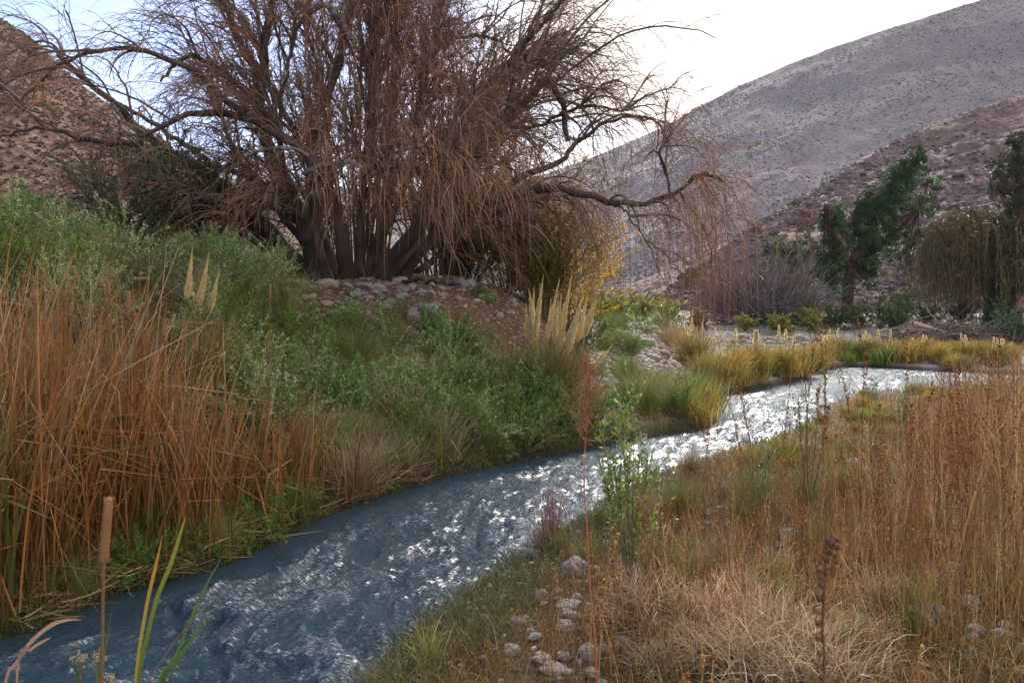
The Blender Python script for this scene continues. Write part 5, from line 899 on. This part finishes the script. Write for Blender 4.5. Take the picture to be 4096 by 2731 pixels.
stems('fine_weeds', 'thin brown weeds low over the near bank', 2600, (540, 1100), (3.6, 8), lambda px: lerp(560, 470, sstep(560, 900, px)), WC2+WC+[(.28, .2, .1)], .0018, .6)

# ------------------------------------------------------------------ singled-out plants near the camera
# leafy green shrub in front of the water
def leafy(o_px, Yd, tops, label, cols, nleaf, lL=.045, lW=.017):
    b0 = G(o_px, Yd); o = thing('leafy_shrub', label, 'shrub', tuple(b0)); st = MB(); Ps = []
    for (tx, ty) in tops: Ps.append(spline([[0, 0, 0], (A(tx, ty, Yd)-b0)*[.45, 1, .5]+[0, rng.normal(0, .06), 0], A(tx, ty, Yd+rng.uniform(-.15, .15))-b0], 12))
    Ps = np.array(Ps); tubes(st, Ps, np.linspace(.006, .002, 12)[None]*np.ones((len(Ps), 1)), pal([(.15, .15, .08)], len(Ps), rng), 5); i = rng.integers(0, len(Ps), len(Ps)*7); s, T = pick(Ps[i], rng.uniform(.35, .92, len(i))); B = branch(s, T+rng.normal(0, .5, (len(i), 3)), rng.uniform(.10, .24, len(i)), 6, -.6, .05, rng); tubes(st, B, .0018, pal([(.15, .16, .07)], len(i), rng), 3); st.build('stem', M_TWIG, o)
    lf = MB(); a1 = rng.integers(0, len(Ps), nleaf//3); p1, T1 = pick(Ps[a1], rng.uniform(.45, 1, len(a1))); a2 = rng.integers(0, len(B), nleaf-len(a1)); p2, T2 = pick(B[a2], rng.random(len(a2)))
    p = np.concatenate([p1, p2]); T = np.concatenate([T1, T2]); n_ = len(p); d = unit(T+rng.normal(0, .45, (n_, 3))); S = unit(np.cross(d, rng.normal(size=(n_, 3)))); Nn = np.cross(d, S); ll = lL*rng.uniform(.6, 1.15, n_)[:, None]; ww = lW*rng.uniform(.7, 1.1, n_)[:, None]
    V = np.stack([p, p+d*ll*.35-S*ww*.4+Nn*ww*.12, p+d*ll*.75-S*ww*.42+Nn*ww*.1, p+d*ll, p+d*ll*.75+S*ww*.42+Nn*ww*.1, p+d*ll*.35+S*ww*.4+Nn*ww*.12], 1)
    k_ = np.arange(n_)[:, None]*6; Q = np.concatenate([k_+[0, 1, 2, 5], k_+[2, 3, 4, 5]]); lf.add(V, Q, vcol(pal(cols, n_, rng, .2), n_, 1, 6)); lf.build('foliage', M_LEAF, o); return o
leafy(630, 5.0, [(626, 378), (634, 382), (642, 420), (600, 425), (655, 440), (612, 452), (648, 468), (660, 490), (606, 480), (630, 450), (622, 420), (638, 500), (598, 455), (652, 520)], 'bright green leafy shrub standing in front of the river', [(.16, .26, .05), (.22, .31, .06), (.11, .19, .045), (.33, .33, .06), (.25, .30, .12)], 1250, .047, .018)
for px, Yd, tops, lab in ((868, 6.6, [(876, 380), (868, 390), (882, 396)], 'small green leafy shoot over the far water, rightmost of the small ones'), (808, 6.4, [(806, 386), (820, 382), (798, 396), (826, 396)], 'small grey-green leafy shoot over the far water at its middle'), (905, 6.6, [(905, 384), (898, 400)], 'thin green shoot near the right end of the far water'), (760, 6.0, [(756, 440), (770, 450), (745, 450)], 'grey-green leafy weed before the bright water')):
    leafy(px, Yd, tops, lab, [(.12, .19, .06), (.16, .22, .10)], 260, .035, .010)
# rusty feathery weed with the long orange stalk
b0 = np.array([px2(597, 3.5), 3.5, gz(px2(597, 3.5), 3.5)]); o = thing('feathery_weed', 'tall feathery rust coloured weed on a long orange stalk before the leafy shrub', 'dry weed', tuple(b0)); st = MB()
P = spline([[0, 0, 0]]+[A(x, y, 3.5)-b0 for x, y in ((595, 640), (590, 590), (587, 530), (584, 480), (586, 430), (588, 400), (586, 363))], 40)[None]; tubes(st, P, np.linspace(.0052, .0012, 40)[None], pal([(.30, .10, .04)], 1, rng), 6); st.build('stem', M_TWIG, o, True)
hd = MB(); nb = 70; s, T = pick(P[np.zeros(nb, int)], rng.uniform(.66, .99, nb)**1.0); tt_ = np.clip((s[:, 2]/P[0, -1, 2]-.6)/.4, 0, 1); B = branch(s, T*.8+rng.normal(0, .55, (nb, 3)), .05+.16*np.sin(np.clip(tt_*.9+.12, 0, 1)*math.pi)*rng.uniform(.6, 1.1, nb), 6, -.4, .07, rng); tubes(hd, B, .0011, pal([(.28, .11, .05)], nb, rng), 3); n_ = 700; i = rng.integers(0, nb, n_); p, T = pick(B[i], rng.random(n_)); Bb = branch(p, T+rng.normal(0, .7, (n_, 3)), rng.uniform(.012, .035, n_), 4, -.2, .1, rng); tubes(hd, Bb, .0006, pal([(.32, .14, .06), (.22, .09, .05)], n_, rng), 3); blobs(hd, Bb[:, -1], .0022, pal([(.36, .17, .07), (.26, .12, .06)], n_, rng, .2), rng, 1)
hd.build('seed_head', M_TWIG, o)
# reddish weeds at the water edge
for px, Yd, h_, lab in ((550, 6.6, .42, 'reddish thin weed tuft at the near water edge'), (556, 6.9, .5, 'taller reddish weed tuft touching the river'), (541, 6.3, .32, 'small grey-red weed tuft at the near water edge')):
    o = tuft(rng, 'red_weed_tuft', lab, 'grass tuft', None, 46, h_*1.3, .005, [(.20, .06, .05), (.16, .08, .06)], .28, .4, .05, tips=[(.28, .14, .11)]); o.location = tuple(G(px, Yd))
# blurred close stalk with seed balls
Yd = 1.25; b0 = np.array([px2(822, Yd), Yd, gz(px2(822, Yd), Yd)]); o = thing('seed_ball_stalk', 'close blurred brown stalk with round seed balls at the bottom right', 'dry weed', tuple(b0)); st = MB()
P = spline([[0, 0, 0]]+[A(x, y, Yd)-b0 for x, y in ((824, 690), (822, 640), (824, 590), (826, 560), (834, 540))], 20)[None]; tubes(st, P, .0022, (.13, .08, .05), 5); st.build('stem', M_TWIG, o, True)
q = [(831, 542, .0085), (836, 538, .007), (828, 548, .0075), (838, 546, .006), (833, 552, .006), (825, 557, .006), (826, 566, .006), (821, 569, .0055), (827, 572, .005), (823, 577, .0055), (822, 584, .006), (819, 597, .0065), (818, 610, .0068), (818, 622, .006), (818, 637, .0065), (820, 651, .006), (818, 664, .0062), (822, 676, .006)]
C_ = np.array([A(x, y, Yd+rng.normal(0, .004))-b0 for x, y, _ in q]); 
for c_, q_ in zip(C_, q):
    hd = MB(); c8 = pal([(.22, .10, .045), (.27, .14, .06), (.13, .06, .04)], 1, rng, .15); nn_ = noise(CS8[:, 0]*3+c_[2]*90, CS8[:, 1]*3+CS8[:, 2]*2, 3); hd.add(CS8*[1, 1, 1.1]*(1+.14*nn_)[:, None]*q_[2]*.78, CQ8, c8[0]); z_ = unit(rng.normal(size=(26, 3))); leaves(hd, z_*q_[2]*.62, z_+rng.normal(0, .4, (26, 3)), q_[2]*.75, q_[2]*.3, pal([(.2, .1, .05), (.12, .06, .04)], 26, rng), rng); hd.build('seed_ball', M_PEB, o, True, loc=tuple(c_))
for px, Yd, h_, lab in ((700, 1.9, .62, 'close dark brown seed stalk at the bottom, left of the blurred one'), (593, 2.6, .75, 'brown seed stalk rising at the bottom beside the orange stalk'), (905, 1.8, .55, 'close blurred brownish weed in the bottom right')):
    st, hd = stalk_geo(rng, h_*1.25, 6, WC2, 30, .003); b0 = (px2(px, Yd), Yd, gz(px2(px, Yd), Yd)); o = thing('dry_weed_stalk', lab, 'dry weed', b0); st.build('stem', M_TWIG, o); hd.build('seed_head', M_PEB, o)
# folded pale reed leaves lying at the waterline under the cattails
for pts, Yd, lab in (([(135, 541), (160, 545), (185, 550), (205, 551)], 6.3, 'pale flattened reed leaf lying at the waterline'), ([(130, 562), (150, 556), (170, 563), (195, 564), (215, 558)], 6.0, 'pale folded reed leaf dipping in the water below the cattails'), ([(0, 573), (30, 566), (65, 565), (98, 571)], 5.4, 'long pale reed leaf arching at the left edge'), ([(235, 548), (250, 535), (262, 522), (270, 515)], 6.9, 'pale broken reed sticking up at the right of the cattails'), ([(110, 583), (125, 584), (142, 584)], 5.9, 'short pale reed leaf floating by the green cattail clump'), ([(240, 525), (262, 529), (290, 531)], 7.2, 'tan reed leaf lying right of the cattails')):
    P = spline([A(x, y, Yd) for x, y in pts], 14); P[:, 2] = np.maximum(P[:, 2], .03); o_ = P[0].copy(); mb = MB(); ribbons(mb, (P-o_)[None], .022, pal([(.42, .28, .19)], 1, rng), rng, np.array([[0, .6, .8]])); tag(mb.build('fallen_reed', M_DRY, loc=tuple(o_)), lab, 'reed')

# ------------------------------------------------------------------ valley haze
hm = bpy.data.materials.new('haze'); hm.use_nodes = True; hn = hm.node_tree; hn.nodes.clear(); ho = N(hn, 'ShaderNodeOutputMaterial'); hv = N(hn, 'ShaderNodeVolumePrincipled')
hv.inputs['Density'].default_value = .00010; hv.inputs['Color'].default_value = (.86, .88, .95, 1); hv.inputs['Anisotropy'].default_value = .2; hn.links.new(hv.outputs[0], ho.inputs['Volume'])
HZ = (-2200, 2200, -2200, 2200, -8, 480); V_ = np.array([(x, y, z) for x in HZ[:2] for y in HZ[2:4] for z in HZ[4:]], float); mb = MB(); mb.add(V_, [(0, 1, 3, 2), (4, 6, 7, 5), (0, 4, 5, 1), (2, 3, 7, 6), (0, 2, 6, 4), (1, 5, 7, 3)], (1, 1, 1))
tag(mb.build('haze', hm), 'thin pale valley haze in front of the mountains', 'haze', kind='stuff')
# ------------------------------------------------------------------ labels: number look-alikes from the left where they can be counted; drop unplaced prototypes
for o in [o for o in sc.objects if o.get('label') == 'x' and o.parent is None]:
    for c in list(o.children): bpy.data.objects.remove(c)
    bpy.data.objects.remove(o)
ORD = 'first second third fourth fifth sixth seventh eighth ninth tenth eleventh twelfth thirteenth fourteenth fifteenth sixteenth seventeenth eighteenth nineteenth twentieth'.split()
by = {}
for o in sc.objects:
    if o.parent is None and 'label' in o.keys() and 'category' in o.keys(): by.setdefault(o['label'], []).append(o)
for lab, os_ in by.items():
    if 1 < len(os_) <= 20:
        os_.sort(key=lambda q: q.location.x/max(q.location.y, .1))
        for i, o in enumerate(os_):
            e = 'leftmost' if i == 0 else 'rightmost' if i == len(os_)-1 else ORD[i]+' from the left'
            o['label'] = '%s, %s' % (lab, e) if len(lab.split()) <= 12 else lab
